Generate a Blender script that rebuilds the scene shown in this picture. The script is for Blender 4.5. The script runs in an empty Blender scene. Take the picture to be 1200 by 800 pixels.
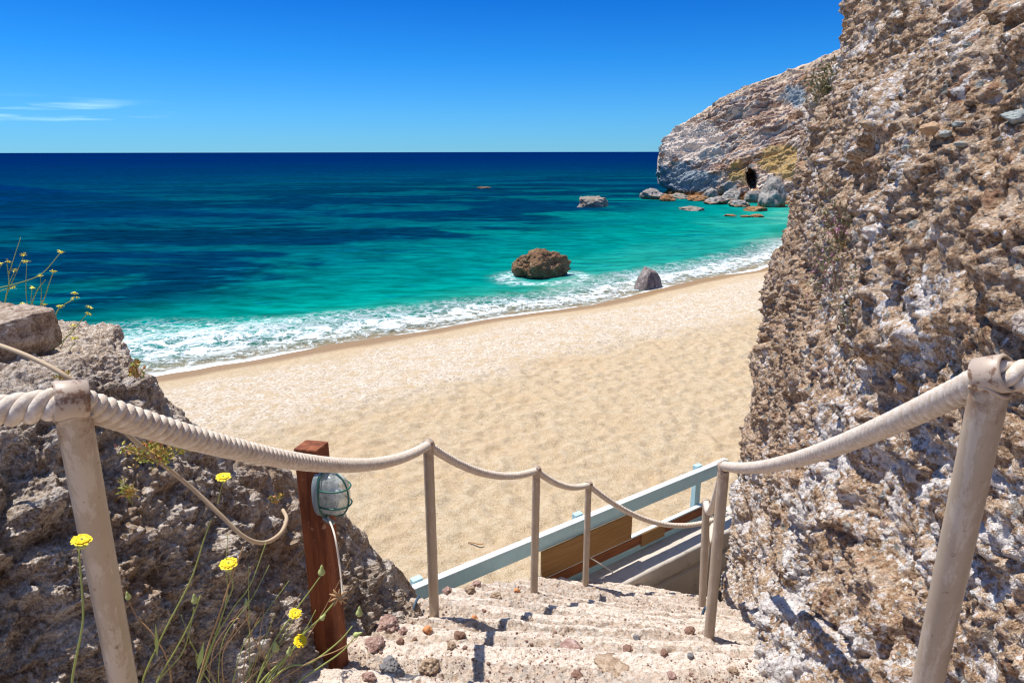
import bpy, bmesh, math, random
import numpy as np
from mathutils import Vector

# ------------------------------------------------------------------ camera, sky, sun, exposure
S = bpy.context.scene
COL = S.collection
PITCH = 15.5
cam = bpy.data.cameras.new('camera'); camo = bpy.data.objects.new('camera', cam); COL.objects.link(camo)
cam.lens = 24; cam.sensor_width = 36; cam.clip_start = 0.05; cam.clip_end = 60000
camo.location = (0, 0, 0); camo.rotation_euler = (math.radians(90 - PITCH), 0, math.radians(0))
camo.rotation_euler = (math.radians(90 - PITCH), math.radians(0.1), 0)
S.camera = camo

SUN = Vector((-0.37, 0.19, 1.0)).normalized()
elev = math.asin(SUN.z); azim = math.atan2(SUN.x, SUN.y)      # azimuth clockwise from +y
W = bpy.data.worlds.new('World'); S.world = W; W.use_nodes = True
wn, wl = W.node_tree.nodes, W.node_tree.links
wn.clear()
def N(nt, kind, **kw):
    n = nt.nodes.new(kind)
    for k, v in kw.items():
        if k in n.inputs.keys() if hasattr(n.inputs, 'keys') else False: n.inputs[k].default_value = v
        else: setattr(n, k, v)
    return n
sky = wn.new('ShaderNodeTexSky'); sky.sky_type = 'NISHITA'; sky.sun_disc = False
sky.sun_elevation = elev; sky.sun_rotation = azim
sky.air_density = 1.0; sky.dust_density = 0.0; sky.ozone_density = 3.0; sky.altitude = 0
tint = wn.new('ShaderNodeMix'); tint.data_type = 'RGBA'; tint.blend_type = 'MULTIPLY'
tint.inputs[0].default_value = 1.0
wgeo = wn.new('ShaderNodeTexCoord')
wsep = wn.new('ShaderNodeSeparateXYZ'); wl.new(wgeo.outputs['Generated'], wsep.inputs[0])
wr = wn.new('ShaderNodeValToRGB'); wl.new(wsep.outputs['Z'], wr.inputs[0])
SKYR = [(0.0, (.15, .43, .86)), (.05, (.12, .41, .83)), (.12, (.05, .35, .78)), (.24, (.003, .215, .66)), (.5, (.40, .62, 1.0)), (1, (1.1, 1.1, 1.1))]
el = wr.color_ramp.elements
el[0].position = 0; el[0].color = (*SKYR[0][1], 1); el[1].position = 1; el[1].color = (*SKYR[-1][1], 1)
for p, c in SKYR[1:-1]:
    e = el.new(p); e.color = (*c, 1)
wl.new(sky.outputs[0], tint.inputs[6]); wl.new(wr.outputs[0], tint.inputs[7])
# thin cirrus, low over the sea on the left
cm = wn.new('ShaderNodeMapping'); cm.inputs['Scale'].default_value = (11, 11, 150)
wl.new(wgeo.outputs['Generated'], cm.inputs[0])
cn = wn.new('ShaderNodeTexNoise'); cn.inputs['Scale'].default_value = 1.0; cn.inputs['Detail'].default_value = 6
wl.new(cm.outputs[0], cn.inputs[0])
cr = wn.new('ShaderNodeMapRange'); cr.inputs[1].default_value = .50; cr.inputs[2].default_value = .90
wl.new(cn.outputs[0], cr.inputs[0])
def wmask(sock, a, b, c, d):
    m1 = wn.new('ShaderNodeMapRange'); m1.interpolation_type = 'SMOOTHSTEP'
    m1.inputs[1].default_value = a; m1.inputs[2].default_value = b; wl.new(sock, m1.inputs[0])
    m2 = wn.new('ShaderNodeMapRange'); m2.interpolation_type = 'SMOOTHSTEP'
    m2.inputs[1].default_value = c; m2.inputs[2].default_value = d; m2.inputs[3].default_value = 1; m2.inputs[4].default_value = 0
    wl.new(sock, m2.inputs[0])
    m = wn.new('ShaderNodeMath'); m.operation = 'MULTIPLY'; wl.new(m1.outputs[0], m.inputs[0]); wl.new(m2.outputs[0], m.inputs[1])
    return m.outputs[0]
mz = wmask(wsep.outputs['Z'], .028, .04, .05, .068)
mx = wmask(wsep.outputs['X'], -.9, -.62, -.50, -.40)
mm = wn.new('ShaderNodeMath'); mm.operation = 'MULTIPLY'; wl.new(mz, mm.inputs[0]); wl.new(mx, mm.inputs[1])
mm2 = wn.new('ShaderNodeMath'); mm2.operation = 'MULTIPLY'; wl.new(mm.outputs[0], mm2.inputs[0]); wl.new(cr.outputs[0], mm2.inputs[1])
mm3 = wn.new('ShaderNodeMath'); mm3.operation = 'MULTIPLY'; wl.new(mm2.outputs[0], mm3.inputs[0]); mm3.inputs[1].default_value = .5
mm3.use_clamp = True
cmix = wn.new('ShaderNodeMix'); cmix.data_type = 'RGBA'
wl.new(mm3.outputs[0], cmix.inputs[0]); wl.new(tint.outputs[2], cmix.inputs[6]); cmix.inputs[7].default_value = (6.5, 8.6, 10.0, 1)
bg = wn.new('ShaderNodeBackground'); bg.inputs[1].default_value = 0.13
wl.new(cmix.outputs[2], bg.inputs[0])
wo = wn.new('ShaderNodeOutputWorld'); wl.new(bg.outputs[0], wo.inputs[0])

sl = bpy.data.lights.new('sun', 'SUN'); sl.energy = 4.6; sl.angle = math.radians(0.5); sl.color = (1, .955, .89)
so = bpy.data.objects.new('sun', sl); COL.objects.link(so)
so.rotation_euler = SUN.to_track_quat('Z', 'Y').to_euler()
S.view_settings.view_transform = 'Standard'; S.view_settings.look = 'None'
S.view_settings.exposure = 0.38; S.view_settings.gamma = 1
S.cycles.use_denoising = True; S.render.filter_size = 1.25; S.cycles.filter_width = 1.25
try:
    S.cycles.denoiser = 'OPENIMAGEDENOISE'; S.cycles.denoising_prefilter = 'ACCURATE'
except Exception: pass
S.cycles.max_bounces = 6; S.cycles.diffuse_bounces = 4; S.cycles.transparent_max_bounces = 8

SEA = -6.2
CP, SP = math.cos(math.radians(PITCH)), math.sin(math.radians(PITCH))
def P(px, py, t):
    """point seen at a photo pixel, t metres deep"""
    X, Y = (px - 600) / 800, (400 - py) / 800
    return np.array((X * t, (CP + SP * Y) * t, (-SP + CP * Y) * t))
def PZ(px, py, z):
    d = P(px, py, 1.0); return d * (z / d[2])
def PY(px, py, y):
    d = P(px, py, 1.0); return d * (y / d[1])

# ------------------------------------------------------------------ numpy noise
_rng = np.random.RandomState(7)
_perm = _rng.permutation(256).astype(np.int64); _perm = np.concatenate([_perm] * 3)
_val = _rng.rand(256) * 2 - 1
def _h(i, j, k): return _perm[_perm[_perm[i & 255] + (j & 255)] + (k & 255)]
def vn(p, seed=0):
    p = p + seed * 17.31
    f = np.floor(p); i = f.astype(np.int64); w = p - f; w = w * w * w * (w * (w * 6 - 15) + 10)
    r = 0
    for a in (0, 1):
        wa = w[:, 0] if a else 1 - w[:, 0]
        for b in (0, 1):
            wb = w[:, 1] if b else 1 - w[:, 1]
            for c in (0, 1):
                wc = w[:, 2] if c else 1 - w[:, 2]
                r = r + wa * wb * wc * _val[_h(i[:, 0] + a, i[:, 1] + b, i[:, 2] + c)]
    return r
def fbm(p, sc, oct=4, seed=0, gain=.5, ridged=False):
    a, r, tot = 1.0, 0, 0
    q = p * sc
    for o in range(oct):
        n = vn(q, seed + o)
        if ridged: n = 1 - 2 * np.abs(n)
        r = r + a * n; tot += a; a *= gain; q = q * 2.03 + 3.1
    return r / tot
def worley(p, sc, seed=0):
    q = p * sc + seed * 9.7
    f = np.floor(q); i = f.astype(np.int64); d1 = np.full(len(q), 9.0); d2 = np.full(len(q), 9.0); idc = np.zeros(len(q))
    for a in (-1, 0, 1):
        for b in (-1, 0, 1):
            for c in (-1, 0, 1):
                h = _h(i[:, 0] + a, i[:, 1] + b, i[:, 2] + c)
                cx = f[:, 0] + a + .5 + .45 * _val[h]; cy = f[:, 1] + b + .5 + .45 * _val[(h * 7 + 3) & 255]; cz = f[:, 2] + c + .5 + .45 * _val[(h * 13 + 5) & 255]
                d = np.sqrt((q[:, 0] - cx) ** 2 + (q[:, 1] - cy) ** 2 + (q[:, 2] - cz) ** 2)
                nearer = d < d1
                d2 = np.where(nearer, d1, np.minimum(d2, d)); idc = np.where(nearer, _val[(h * 5 + 1) & 255], idc); d1 = np.where(nearer, d, d1)
    return d1, d2, idc
def sstep(a, b, x):
    t = np.clip((x - a) / (b - a), 0, 1); return t * t * (3 - 2 * t)

# ------------------------------------------------------------------ mesh + naming helpers
def mk(name, v, f, mat=None, parent=None, smooth=True, attrs=None):
    me = bpy.data.meshes.new(name)
    v = np.asarray(v, dtype=np.float64)
    if isinstance(f, np.ndarray):
        me.vertices.add(len(v)); me.vertices.foreach_set('co', v.astype(np.float32).ravel())
        k = f.shape[1]
        me.loops.add(f.size); me.loops.foreach_set('vertex_index', f.astype(np.int32).ravel())
        me.polygons.add(len(f)); me.polygons.foreach_set('loop_start', np.arange(0, f.size, k, dtype=np.int32))
        try: me.polygons.foreach_set('loop_total', np.full(len(f), k, dtype=np.int32))
        except Exception: pass
        me.update(calc_edges=True); me.validate()
    else:
        me.from_pydata([tuple(a) for a in v], [], f)
    if smooth: me.polygons.foreach_set('use_smooth', np.ones(len(me.polygons), dtype=bool))
    if attrs:
        for k, a in attrs.items():
            at = me.attributes.new(k, 'FLOAT', 'POINT'); at.data.foreach_set('value', np.asarray(a, dtype=np.float32))
    if mat: me.materials.append(mat)
    o = bpy.data.objects.new(name, me); COL.objects.link(o)
    if parent is not None: o.parent = parent
    me.update()
    return o
def grid_faces(nu, nv):
    """grid of nu rows x nv cols -> quads"""
    i = np.arange(nu * nv).reshape(nu, nv)
    return np.stack([i[:-1, :-1], i[:-1, 1:], i[1:, 1:], i[1:, :-1]], -1).reshape(-1, 4)
def empty(name, loc=(0, 0, 0)):
    o = bpy.data.objects.new(name, None); o.location = loc; o.empty_display_size = .1; COL.objects.link(o); return o
def tag(o, label=None, cat=None, group=None, kind=None):
    if label: o['label'] = label
    if cat: o['category'] = cat
    if group: o['group'] = group
    if kind: o['kind'] = kind
    return o
def spline(pts, n):
    """Catmull-Rom through pts -> n points"""
    p = np.array(pts, float); p = np.vstack([2 * p[0] - p[1], p, 2 * p[-1] - p[-2]])
    m = len(p) - 3; out = []
    for u in np.linspace(0, m - 1e-6, n):
        i = int(u); t = u - i; a, b, c, d = p[i:i + 4]
        out.append(.5 * ((2 * b) + (-a + c) * t + (2 * a - 5 * b + 4 * c - d) * t * t + (-a + 3 * b - 3 * c + d) * t ** 3))
    return np.array(out)
def frames(c):
    T = np.gradient(c, axis=0); T /= np.linalg.norm(T, axis=1)[:, None] + 1e-12
    up = np.array((0, 0, 1.0)) if abs(T[0][2]) < .9 else np.array((1.0, 0, 0))
    Ns = []; n = np.cross(T[0], up); n /= np.linalg.norm(n)
    for t in T:
        n = n - t * n.dot(t); n /= np.linalg.norm(n); Ns.append(n.copy())
    Ns = np.array(Ns); return T, Ns, np.cross(T, Ns)
def tube_vf(c, r, sides=10, caps=True, off=0):
    c = np.asarray(c, float); r = np.broadcast_to(np.asarray(r, float), (len(c),))
    T, A, B = frames(c); a = np.linspace(0, 2 * np.pi, sides, endpoint=False)
    v = c[:, None] + r[:, None, None] * (np.cos(a)[None, :, None] * A[:, None] + np.sin(a)[None, :, None] * B[:, None])
    v = v.reshape(-1, 3); f = []
    for i in range(len(c) - 1):
        for j in range(sides):
            k = (j + 1) % sides
            f.append((off + i * sides + j, off + i * sides + k, off + (i + 1) * sides + k, off + (i + 1) * sides + j))
    if caps:
        f.append(tuple(off + j for j in reversed(range(sides)))); f.append(tuple(off + (len(c) - 1) * sides + j for j in range(sides)))
    return v, f
class MB:
    def __init__(s): s.v = []; s.f = []; s.n = 0
    def add(s, v, f):
        s.v.append(np.asarray(v, float)); s.f += [tuple(i + s.n for i in q) for q in f]; s.n += len(v); return s
    def tube(s, c, r, sides=10, caps=True):
        v, f = tube_vf(c, r, sides, caps); return s.add(v, f)
    def prism(s, A, B, up, w, h, bev=.003):
        """bar from A to B: w across, h along 'up'"""
        A, B, up = map(lambda q: np.array(q, float), (A, B, up))
        t = (B - A) / np.linalg.norm(B - A); sd = np.cross(t, up); sd /= np.linalg.norm(sd); u = np.cross(sd, t)
        prof = []
        for sx, sy in ((1, 1), (-1, 1), (-1, -1), (1, -1)):
            a, b = (w / 2 - bev) * sx, h / 2 * sy; c_, d = w / 2 * sx, (h / 2 - bev) * sy
            prof += [(a, b), (c_, d)] if sx * sy < 0 else [(c_, d), (a, b)]
        # profile rings with inset ends
        v = []
        for pt, k in ((A, 1 - bev / max(w, h)), (A + t * bev, 1), (B - t * bev, 1), (B, 1 - bev / max(w, h))):
            for a, b in prof: v.append(pt + sd * a * k + u * b * k)
        f = []
        for i in range(3):
            for j in range(8):
                k = (j + 1) % 8; f.append((i * 8 + j, i * 8 + k, (i + 1) * 8 + k, (i + 1) * 8 + j))
        f.append(tuple(reversed(range(8)))); f.append(tuple(24 + j for j in range(8)))
        return s.add(v, f)
    def build(s, name, mat, parent=None, smooth=False):
        o = mk(name, np.concatenate(s.v), s.f, mat, parent, smooth); return o
def smooth_angle(o, deg=40):
    me = o.data
    bm = bmesh.new(); bm.from_mesh(me); bmesh.ops.recalc_face_normals(bm, faces=bm.faces)
    for e in bm.edges:
        e.smooth = not (len(e.link_faces) == 2 and e.calc_face_angle(0) > math.radians(deg))
    for f in bm.faces: f.smooth = True
    bm.to_mesh(me); bm.free()
    return o

# ------------------------------------------------------------------ materials
class Mat:
    """small node-graph writer"""
    def __init__(s, name, rough=.85, spec=.3):
        s.m = bpy.data.materials.new(name); s.m.use_nodes = True; s.nt = s.m.node_tree; s.n = s.nt.nodes; s.l = s.nt.links
        s.b = s.n['Principled BSDF']; s.b.inputs['Roughness'].default_value = rough; s.b.inputs['Specular IOR Level'].default_value = spec
        s.tc = s.n.new('ShaderNodeTexCoord'); s.o = s.tc.outputs['Object']
    def map(s, scale=(1, 1, 1), rot=(0, 0, 0), src=None):
        n = s.n.new('ShaderNodeMapping'); n.inputs['Scale'].default_value = scale; n.inputs['Rotation'].default_value = rot
        s.l.new(src or s.o, n.inputs[0]); return n.outputs[0]
    def noise(s, scale, detail=4, rough=.6, vec=None, dist=0):
        n = s.n.new('ShaderNodeTexNoise'); n.inputs['Scale'].default_value = scale; n.inputs['Detail'].default_value = detail
        n.inputs['Roughness'].default_value = rough; n.inputs['Distortion'].default_value = dist
        s.l.new(vec or s.o, n.inputs[0]); return n.outputs[0]
    def vor(s, scale, out='Distance', feature='F1', vec=None):
        n = s.n.new('ShaderNodeTexVoronoi'); n.inputs['Scale'].default_value = scale; n.feature = feature
        s.l.new(vec or s.o, n.inputs[0]); return n.outputs[out]
    def ramp(s, x, a, b, lo=0., hi=1.):
        n = s.n.new('ShaderNodeMapRange'); n.interpolation_type = 'SMOOTHSTEP'
        for i, v in zip((1, 2, 3, 4), (a, b, lo, hi)): n.inputs[i].default_value = v
        s.l.new(x, n.inputs[0]); return n.outputs[0]
    def cramp(s, x, stops):
        n = s.n.new('ShaderNodeValToRGB'); e = n.color_ramp.elements
        e[0].position, e[0].color = stops[0][0], (*stops[0][1], 1); e[1].position, e[1].color = stops[-1][0], (*stops[-1][1], 1)
        for p, c in stops[1:-1]: q = e.new(p); q.color = (*c, 1)
        s.l.new(x, n.inputs[0]); return n.outputs[0]
    def math(s, op, a, b=0., clamp=False):
        n = s.n.new('ShaderNodeMath'); n.operation = op; n.use_clamp = clamp
        for i, q in enumerate((a, b)):
            if isinstance(q, (int, float)): n.inputs[i].default_value = q
            else: s.l.new(q, n.inputs[i])
        return n.outputs[0]
    def mix(s, fac, a, b, mode='MIX'):
        n = s.n.new('ShaderNodeMix'); n.data_type = 'RGBA'; n.blend_type = mode
        for i, q in ((0, fac), (6, a), (7, b)):
            if isinstance(q, (int, float)): n.inputs[i].default_value = q
            elif isinstance(q, tuple): n.inputs[i].default_value = (*q, 1)
            else: s.l.new(q, n.inputs[i])
        return n.outputs[2]
    def attr(s, name):
        n = s.n.new('ShaderNodeAttribute'); n.attribute_name = name; return n.outputs['Fac']
    def color(s, c):
        if isinstance(c, tuple): s.b.inputs['Base Color'].default_value = (*c, 1)
        else: s.l.new(c, s.b.inputs['Base Color'])
    def bump(s, h, strength=.5, dist=.01):
        n = s.n.new('ShaderNodeBump'); n.inputs['Strength'].default_value = strength; n.inputs['Distance'].default_value = dist
        s.l.new(h, n.inputs['Height'])
        if s.b.inputs['Normal'].links: s.l.new(s.b.inputs['Normal'].links[0].from_socket, n.inputs['Normal'])
        s.l.new(n.outputs[0], s.b.inputs['Normal'])

def m_conglomerate():
    m = Mat('conglomerate_rock', .95, .12)
    wv = m.noise(9, 4, .7)
    fine = m.noise(62, 3, .7, dist=.3); vf = m.noise(170, 2, .6); mid = m.noise(10, 5, .65, dist=.5); big = m.noise(1.1, 4, .6)
    fine = m.math('ADD', m.math('MULTIPLY', fine, .7), m.math('MULTIPLY', vf, .3))
    c = m.cramp(fine, [(.34, (.06, .028, .014)), (.42, (.28, .16, .085)), (.49, (.52, .345, .21)), (.56, (.69, .52, .355)), (.64, (.91, .83, .72))])
    c2 = m.cramp(mid, [(.36, (.12, .06, .03)), (.45, (.38, .235, .135)), (.54, (.60, .42, .275)), (.64, (.82, .69, .55))])
    c = m.mix(.40, c, c2)
    for sc, lo, amt in ((24, .62, .85), (55, .5, .8), (9, .82, .75)):
        v = m.vor(sc, 'Distance'); vc = m.vor(sc, 'Color')
        sep = m.n.new('ShaderNodeSeparateColor'); m.l.new(vc, sep.inputs[0])
        pc = m.cramp(sep.outputs[0], [(0, (.13, .15, .15)), (.2, (.34, .37, .35)), (.4, (.28, .14, .08)), (.6, (.60, .46, .33)), (.8, (.62, .34, .19)), (1, (.90, .85, .80))])
        pm = m.math('MULTIPLY', m.ramp(m.math('ADD', v, m.math('MULTIPLY', wv, .25)), .40, .52, 1, 0), m.ramp(sep.outputs[1], lo, lo + .08))
        c = m.mix(m.math('MULTIPLY', pm, amt), c, pc)
    # pale crust, broken up
    crust = m.math('ADD', m.math('MULTIPLY', m.ramp(big, .45, .62), .62), m.math('MULTIPLY', m.attr('crust'), .75), True)
    nn = m.math('ADD', m.math('MULTIPLY', m.noise(6, 5, .7, dist=.7), .5), m.math('MULTIPLY', m.noise(42, 4, .7), .5))
    cm_ = m.ramp(m.math('ADD', m.math('MULTIPLY', crust, .125), nn), .59, .62)
    c = m.mix(m.math('MULTIPLY', cm_, .85), c, m.mix(m.ramp(m.noise(25, 3), .4, .6), (.72, .66, .62), (.96, .92, .86)))
    pit = m.ramp(m.noise(34, 4, .7, dist=.5), .36, .42, 1, 0)
    c = m.mix(m.math('MULTIPLY', pit, .55), c, (.10, .055, .035))
    m.color(c)
    m.bump(m.noise(150, 3, .7), 1.0, .008)
    m.bump(m.noise(48, 4, .7, dist=.3), 1.0, .026)
    m.bump(m.vor(60), .6, .010)
    return m.m
def m_darkrock():
    m = Mat('grey_outcrop_rock', .93, .15)
    fine = m.math('ADD', m.math('MULTIPLY', m.noise(70, 3, .7), .7), m.math('MULTIPLY', m.noise(190, 2), .3)); mid = m.noise(7, 6, .7, dist=.6)
    c = m.cramp(mid, [(.37, (.13, .085, .055)), (.46, (.36, .265, .19)), (.54, (.58, .48, .385)), (.63, (.82, .75, .66))])
    c = m.mix(.5, c, m.cramp(fine, [(.39, (.07, .045, .03)), (.49, (.46, .36, .27)), (.60, (.90, .83, .75))]))
    c = m.mix(m.math('MULTIPLY', m.ramp(m.noise(13, 6, .75, dist=.8), .54, .60), .7), c, (.72, .67, .62))
    c = m.mix(m.math('MULTIPLY', m.ramp(m.noise(2.6, 5, .7), .50, .62), .5), c, (.36, .21, .10))
    up = m.attr('sandy')
    grav = m.cramp(m.vor(95, 'Color'), [(0, (.26, .17, .11)), (.5, (.66, .52, .38)), (1, (.92, .84, .74))])
    c = m.mix(m.math('MULTIPLY', up, m.ramp(m.noise(14, 5), .35, .55)), c, grav)
    m.color(c)
    m.bump(m.noise(160, 3, .7), 1.0, .007); m.bump(m.noise(42, 4, .7, dist=.3), 1.0, .024); m.bump(m.vor(60), .5, .008)
    return m.m
def m_step():
    m = Mat('worn_step_cement', .95, .12)
    n1 = m.noise(6, 5, .6); n2 = m.noise(55, 6, .75)
    c = m.cramp(n2, [(.36, (.34, .235, .17)), (.43, (.60, .48, .375)), (.52, (.72, .61, .50)), (.64, (.80, .71, .61))])
    c = m.mix(m.math('MULTIPLY', m.ramp(n1, .5, .72), .5), c, (.76, .69, .60))
    patch = m.ramp(m.math('ADD', m.attr('rubble'), m.math('MULTIPLY', m.noise(20, 5, .7), .5)), .55, .72)
    v = m.vor(48, 'Color'); rc = m.cramp(v, [(0, (.13, .08, .06)), (.25, (.36, .24, .16)), (.6, (.55, .44, .34)), (.8, (.33, .31, .28)), (1, (.70, .60, .50))])
    c = m.mix(m.math('MULTIPLY', patch, .52), c, rc)
    grit = m.math('MULTIPLY', m.ramp(m.vor(75), .12, .2, 1, 0), m.ramp(m.noise(9), .5, .6))
    c = m.mix(m.math('MULTIPLY', grit, .7), c, (.22, .14, .10))
    m.color(c)
    m.bump(m.noise(150, 3, .7), .9, .006); m.bump(m.noise(30, 4, .7), .9, .022)
    return m.m
def m_sand():
    m = Mat('beach_sand', .97, .1)
    d = m.attr('inland')                       # metres inland of the waterline
    n1 = m.noise(.7, 4, .6); n2 = m.noise(6, 5, .7); n3 = m.noise(60, 4, .7)
    c = m.cramp(n3, [(.34, (.30, .205, .11)), (.5, (.50, .375, .225)), (.64, (.68, .55, .365))])
    c = m.mix(m.math('MULTIPLY', m.ramp(n2, .44, .62), .6), c, (.62, .505, .345))
    c = m.mix(m.math('MULTIPLY', m.ramp(n1, .45, .65), .3), c, (.56, .385, .21))
    # gravelly band
    jit = m.math('ADD', d, m.math('MULTIPLY', m.math('SUBTRACT', m.noise(.35, 4), .5), 3.0))
    band = m.math('MULTIPLY', m.ramp(jit, 1.6, 2.8), m.ramp(jit, 6.2, 8.2, 1, 0))
    peb = m.cramp(m.vor(22, 'Color'), [(0, (.22, .17, .12)), (.25, (.50, .40, .285)), (.7, (.67, .565, .43)), (1, (.82, .74, .63))])
    c = m.mix(m.math('MULTIPLY', band, m.ramp(m.noise(2.6, 6, .75), .38, .54)), c, peb)
    # wet sand
    wet = m.ramp(m.math('ADD', d, m.math('MULTIPLY', m.noise(.8, 3), .5)), .9, 1.7, 1, 0)
    c = m.mix(wet, c, (.32, .20, .095))
    m.color(c)
    m.l.new(m.ramp(wet, 0, 1, .97, .5), m.b.inputs['Roughness'])
    m.bump(m.noise(6.5, 6, .7), .8, .09); m.bump(m.noise(45, 4, .7), .7, .015)
    return m.m
def m_sea():
    m = Mat('sea_water', .30, .0)
    d = m.attr('offshore'); ddp = m.attr('depth'); df = m.attr('far')
    nt = m
    st = m.map((1, 1, 1), (0, 0, math.radians(-38)))
    warp = m.math('ADD', ddp, m.math('MULTIPLY', m.math('SUBTRACT', m.noise(.09, 4, .6, st), .5), 11.0))
    lw = m.math('MULTIPLY', m.math('LOGARITHM', m.math('MAXIMUM', warp, 1.0), 10.), .25)      # 10^4 m -> 1
    c = m.cramp(lw, [(0.0, (.12, .38, .26)), (.12, (.015, .28, .205)), (.20, (.0, .205, .165)), (.27, (.0, .145, .135)), (.325, (.0, .078, .096)), (.41, (.0, .058, .090)), (.50, (.0, .026, .080)), (.60, (.0, .014, .085)), (1.0, (.0, .007, .078))])
    # seagrass / reef patches
    pv = m.map((.045, .10, 1), (0, 0, math.radians(-20)))
    pn = m.noise(1.0, 5, .6, pv, .5)
    pm = m.math('MULTIPLY', m.ramp(pn, .50, .62), m.math('MULTIPLY', m.ramp(d, 6, 14), m.ramp(d, 120, 45)))
    pm = m.math('MULTIPLY', m.ramp(pn, .45, .53), m.math('MULTIPLY', m.ramp(ddp, 7, 14), m.ramp(d, 50, 160, 1, .35)))
    c = m.mix(m.math('MULTIPLY', pm, .92), c, (.0, .022, .055))
    pn2 = m.noise(.55, 5, .65, m.map((.5, 1.3, 1), (0, 0, math.radians(-10))))
    c = m.mix(m.math('MULTIPLY', m.math('MULTIPLY', m.ramp(pn2, .58, .66), m.ramp(d, 4, 7)), m.ramp(d, 16, 40, .6, 0)), c, (.0, .12, .17))
    # wind streaks
    ws = m.noise(1.0, 6, .7, m.map((.5, 1.3, 1), (0, 0, math.radians(8))))
    c = m.mix(.5, c, m.mix(m.ramp(ws, .3, .7), (.0, .0, .0), (.9, .9, .9)), 'SOFT_LIGHT')
    ws2 = m.noise(1.0, 5, .7, m.map((.012, .06, 1), (0, 0, math.radians(3))))
    c = m.mix(m.math('MULTIPLY', m.ramp(ws2, .35, .7), .5), c, m.mix(.45, c, (.0, .03, .14)))
    # shallow swirl of sand
    c = m.mix(m.math('MULTIPLY', m.ramp(d, .6, 2.6, 1, 0), .55), c, (.42, .44, .31))
    # foam
    fw = m.math('ADD', d, m.math('MULTIPLY', m.math('SUBTRACT', m.noise(.45, 4, .6), .5), 1.6))
    lace = m.vor(2.1, 'Distance', 'DISTANCE_TO_EDGE', None)
    wv = m.n.new('ShaderNodeVectorMath'); wv.operation = 'ADD'
    nz = m.n.new('ShaderNodeTexNoise'); nz.inputs['Scale'].default_value = 1.7; nz.inputs['Detail'].default_value = 4
    sc = m.n.new('ShaderNodeVectorMath'); sc.operation = 'SCALE'; sc.inputs['Scale'].default_value = 1.1
    m.l.new(m.o, nz.inputs[0]); m.l.new(nz.outputs['Color'], sc.inputs[0]); m.l.new(m.o, wv.inputs[0]); m.l.new(sc.outputs[0], wv.inputs[1])
    lace = m.vor(1.3, 'Distance', 'DISTANCE_TO_EDGE', wv.outputs[0]); lace2 = m.vor(3.4, 'Distance', 'DISTANCE_TO_EDGE', wv.outputs[0])
    lf = m.math('MAXIMUM', m.ramp(lace, .03, .11, 1, 0), m.math('MULTIPLY', m.ramp(lace2, .02, .13, 1, 0), .8))
    br = m.ramp(m.noise(4, 6, .78), .36, .56)
    edge = m.ramp(fw, -.35, .45, 1, 0)                                    # swash edge
    wid = m.attr('surf')                                                   # breaker strength along the shore
    edge = m.ramp(m.math('DIVIDE', m.math('ADD', d, m.math('MULTIPLY', m.noise(1.4, 6, .75), 1.0)), m.math('POWER', wid, .8)), .50, .95, 1, 0)
    d_s = m.math('DIVIDE', fw, wid)
    band = m.math('MULTIPLY', m.ramp(d_s, .5, 1.4), m.ramp(d_s, 2.3, 4.2, 1, 0))
    solid = m.math('MULTIPLY', band, m.ramp(m.noise(1.5, 8, .78, dist=.9), .44, .54))
    lacy = m.math('MULTIPLY', m.math('MULTIPLY', m.ramp(d_s, .0, .6), m.ramp(d_s, 3.2, 5.5, 1, 0)), m.math('MULTIPLY', lf, br))
    foam = m.math('MAXIMUM', m.math('MAXIMUM', edge, m.math('MULTIPLY', solid, .95)), m.math('MULTIPLY', lacy, .8), True)
    fr = m.attr('rockfoam')
    foam = m.math('MAXIMUM', foam, m.math('MULTIPLY', fr, m.ramp(m.noise(3.0, 6, .75), .42, .58)), True)
    c = m.mix(foam, c, (.88, .92, .93))
    m.color(c)
    m.l.new(m.ramp(foam, 0, 1, .20, .9), m.b.inputs['Roughness'])
    m.b.inputs['IOR'].default_value = 1.08
    # waves: amplitude fades with distance (pixel-sized facets average out)
    fade = m.ramp(df, 30, 400, 1, .25)
    h = m.math('MULTIPLY', m.noise(1.0, 5, .62, m.map((1.3, 3.0, 1), (0, 0, math.radians(-25)))), fade)
    m.bump(h, .45, .22); 
    m.bump(m.noise(1.0, 4, .6, m.map((.10, .32, 1), (0, 0, math.radians(-12)))), .5, 1.2)
    m.bump(foam, .35, .05)
    # clear shallow edge
    tr = m.n.new('ShaderNodeBsdfTransparent'); mx = m.n.new('ShaderNodeMixShader')
    al = m.math('MAXIMUM', m.ramp(d, -.2, 5.5, .12, 1), foam, True)
    m.l.new(al, mx.inputs[0]); m.l.new(tr.outputs[0], mx.inputs[1]); m.l.new(m.b.outputs[0], mx.inputs[2])
    m.l.new(mx.outputs[0], m.n['Material Output'].inputs[0])
    return m.m
def m_rock(name, stops, scale=3., b=.05, pale=None, waterline=None):
    m = Mat(name, .9, .2)
    c = m.cramp(m.noise(scale, 7, .72, dist=.5), stops)
    c = m.mix(.35, c, m.cramp(m.noise(scale * 6, 5, .7), stops))
    if pale: c = m.mix(m.math('MULTIPLY', m.ramp(m.noise(scale * 1.7, 6, .75), .55, .66), .7), c, pale)
    if waterline:
        g = m.n.new('ShaderNodeNewGeometry'); s = m.n.new('ShaderNodeSeparateXYZ'); m.l.new(g.outputs['Position'], s.inputs[0])
        w = m.ramp(m.math('ADD', s.outputs[2], m.math('MULTIPLY', m.noise(scale * .8, 3), waterline[1])), SEA + waterline[1] * .5, SEA + waterline[1] * 1.1, 1, 0)
        c = m.mix(m.math('MULTIPLY', w, .85), c, waterline[0])
    m.color(c); m.bump(m.noise(scale * 5, 6, .75), .8, b); return m.m
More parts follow.
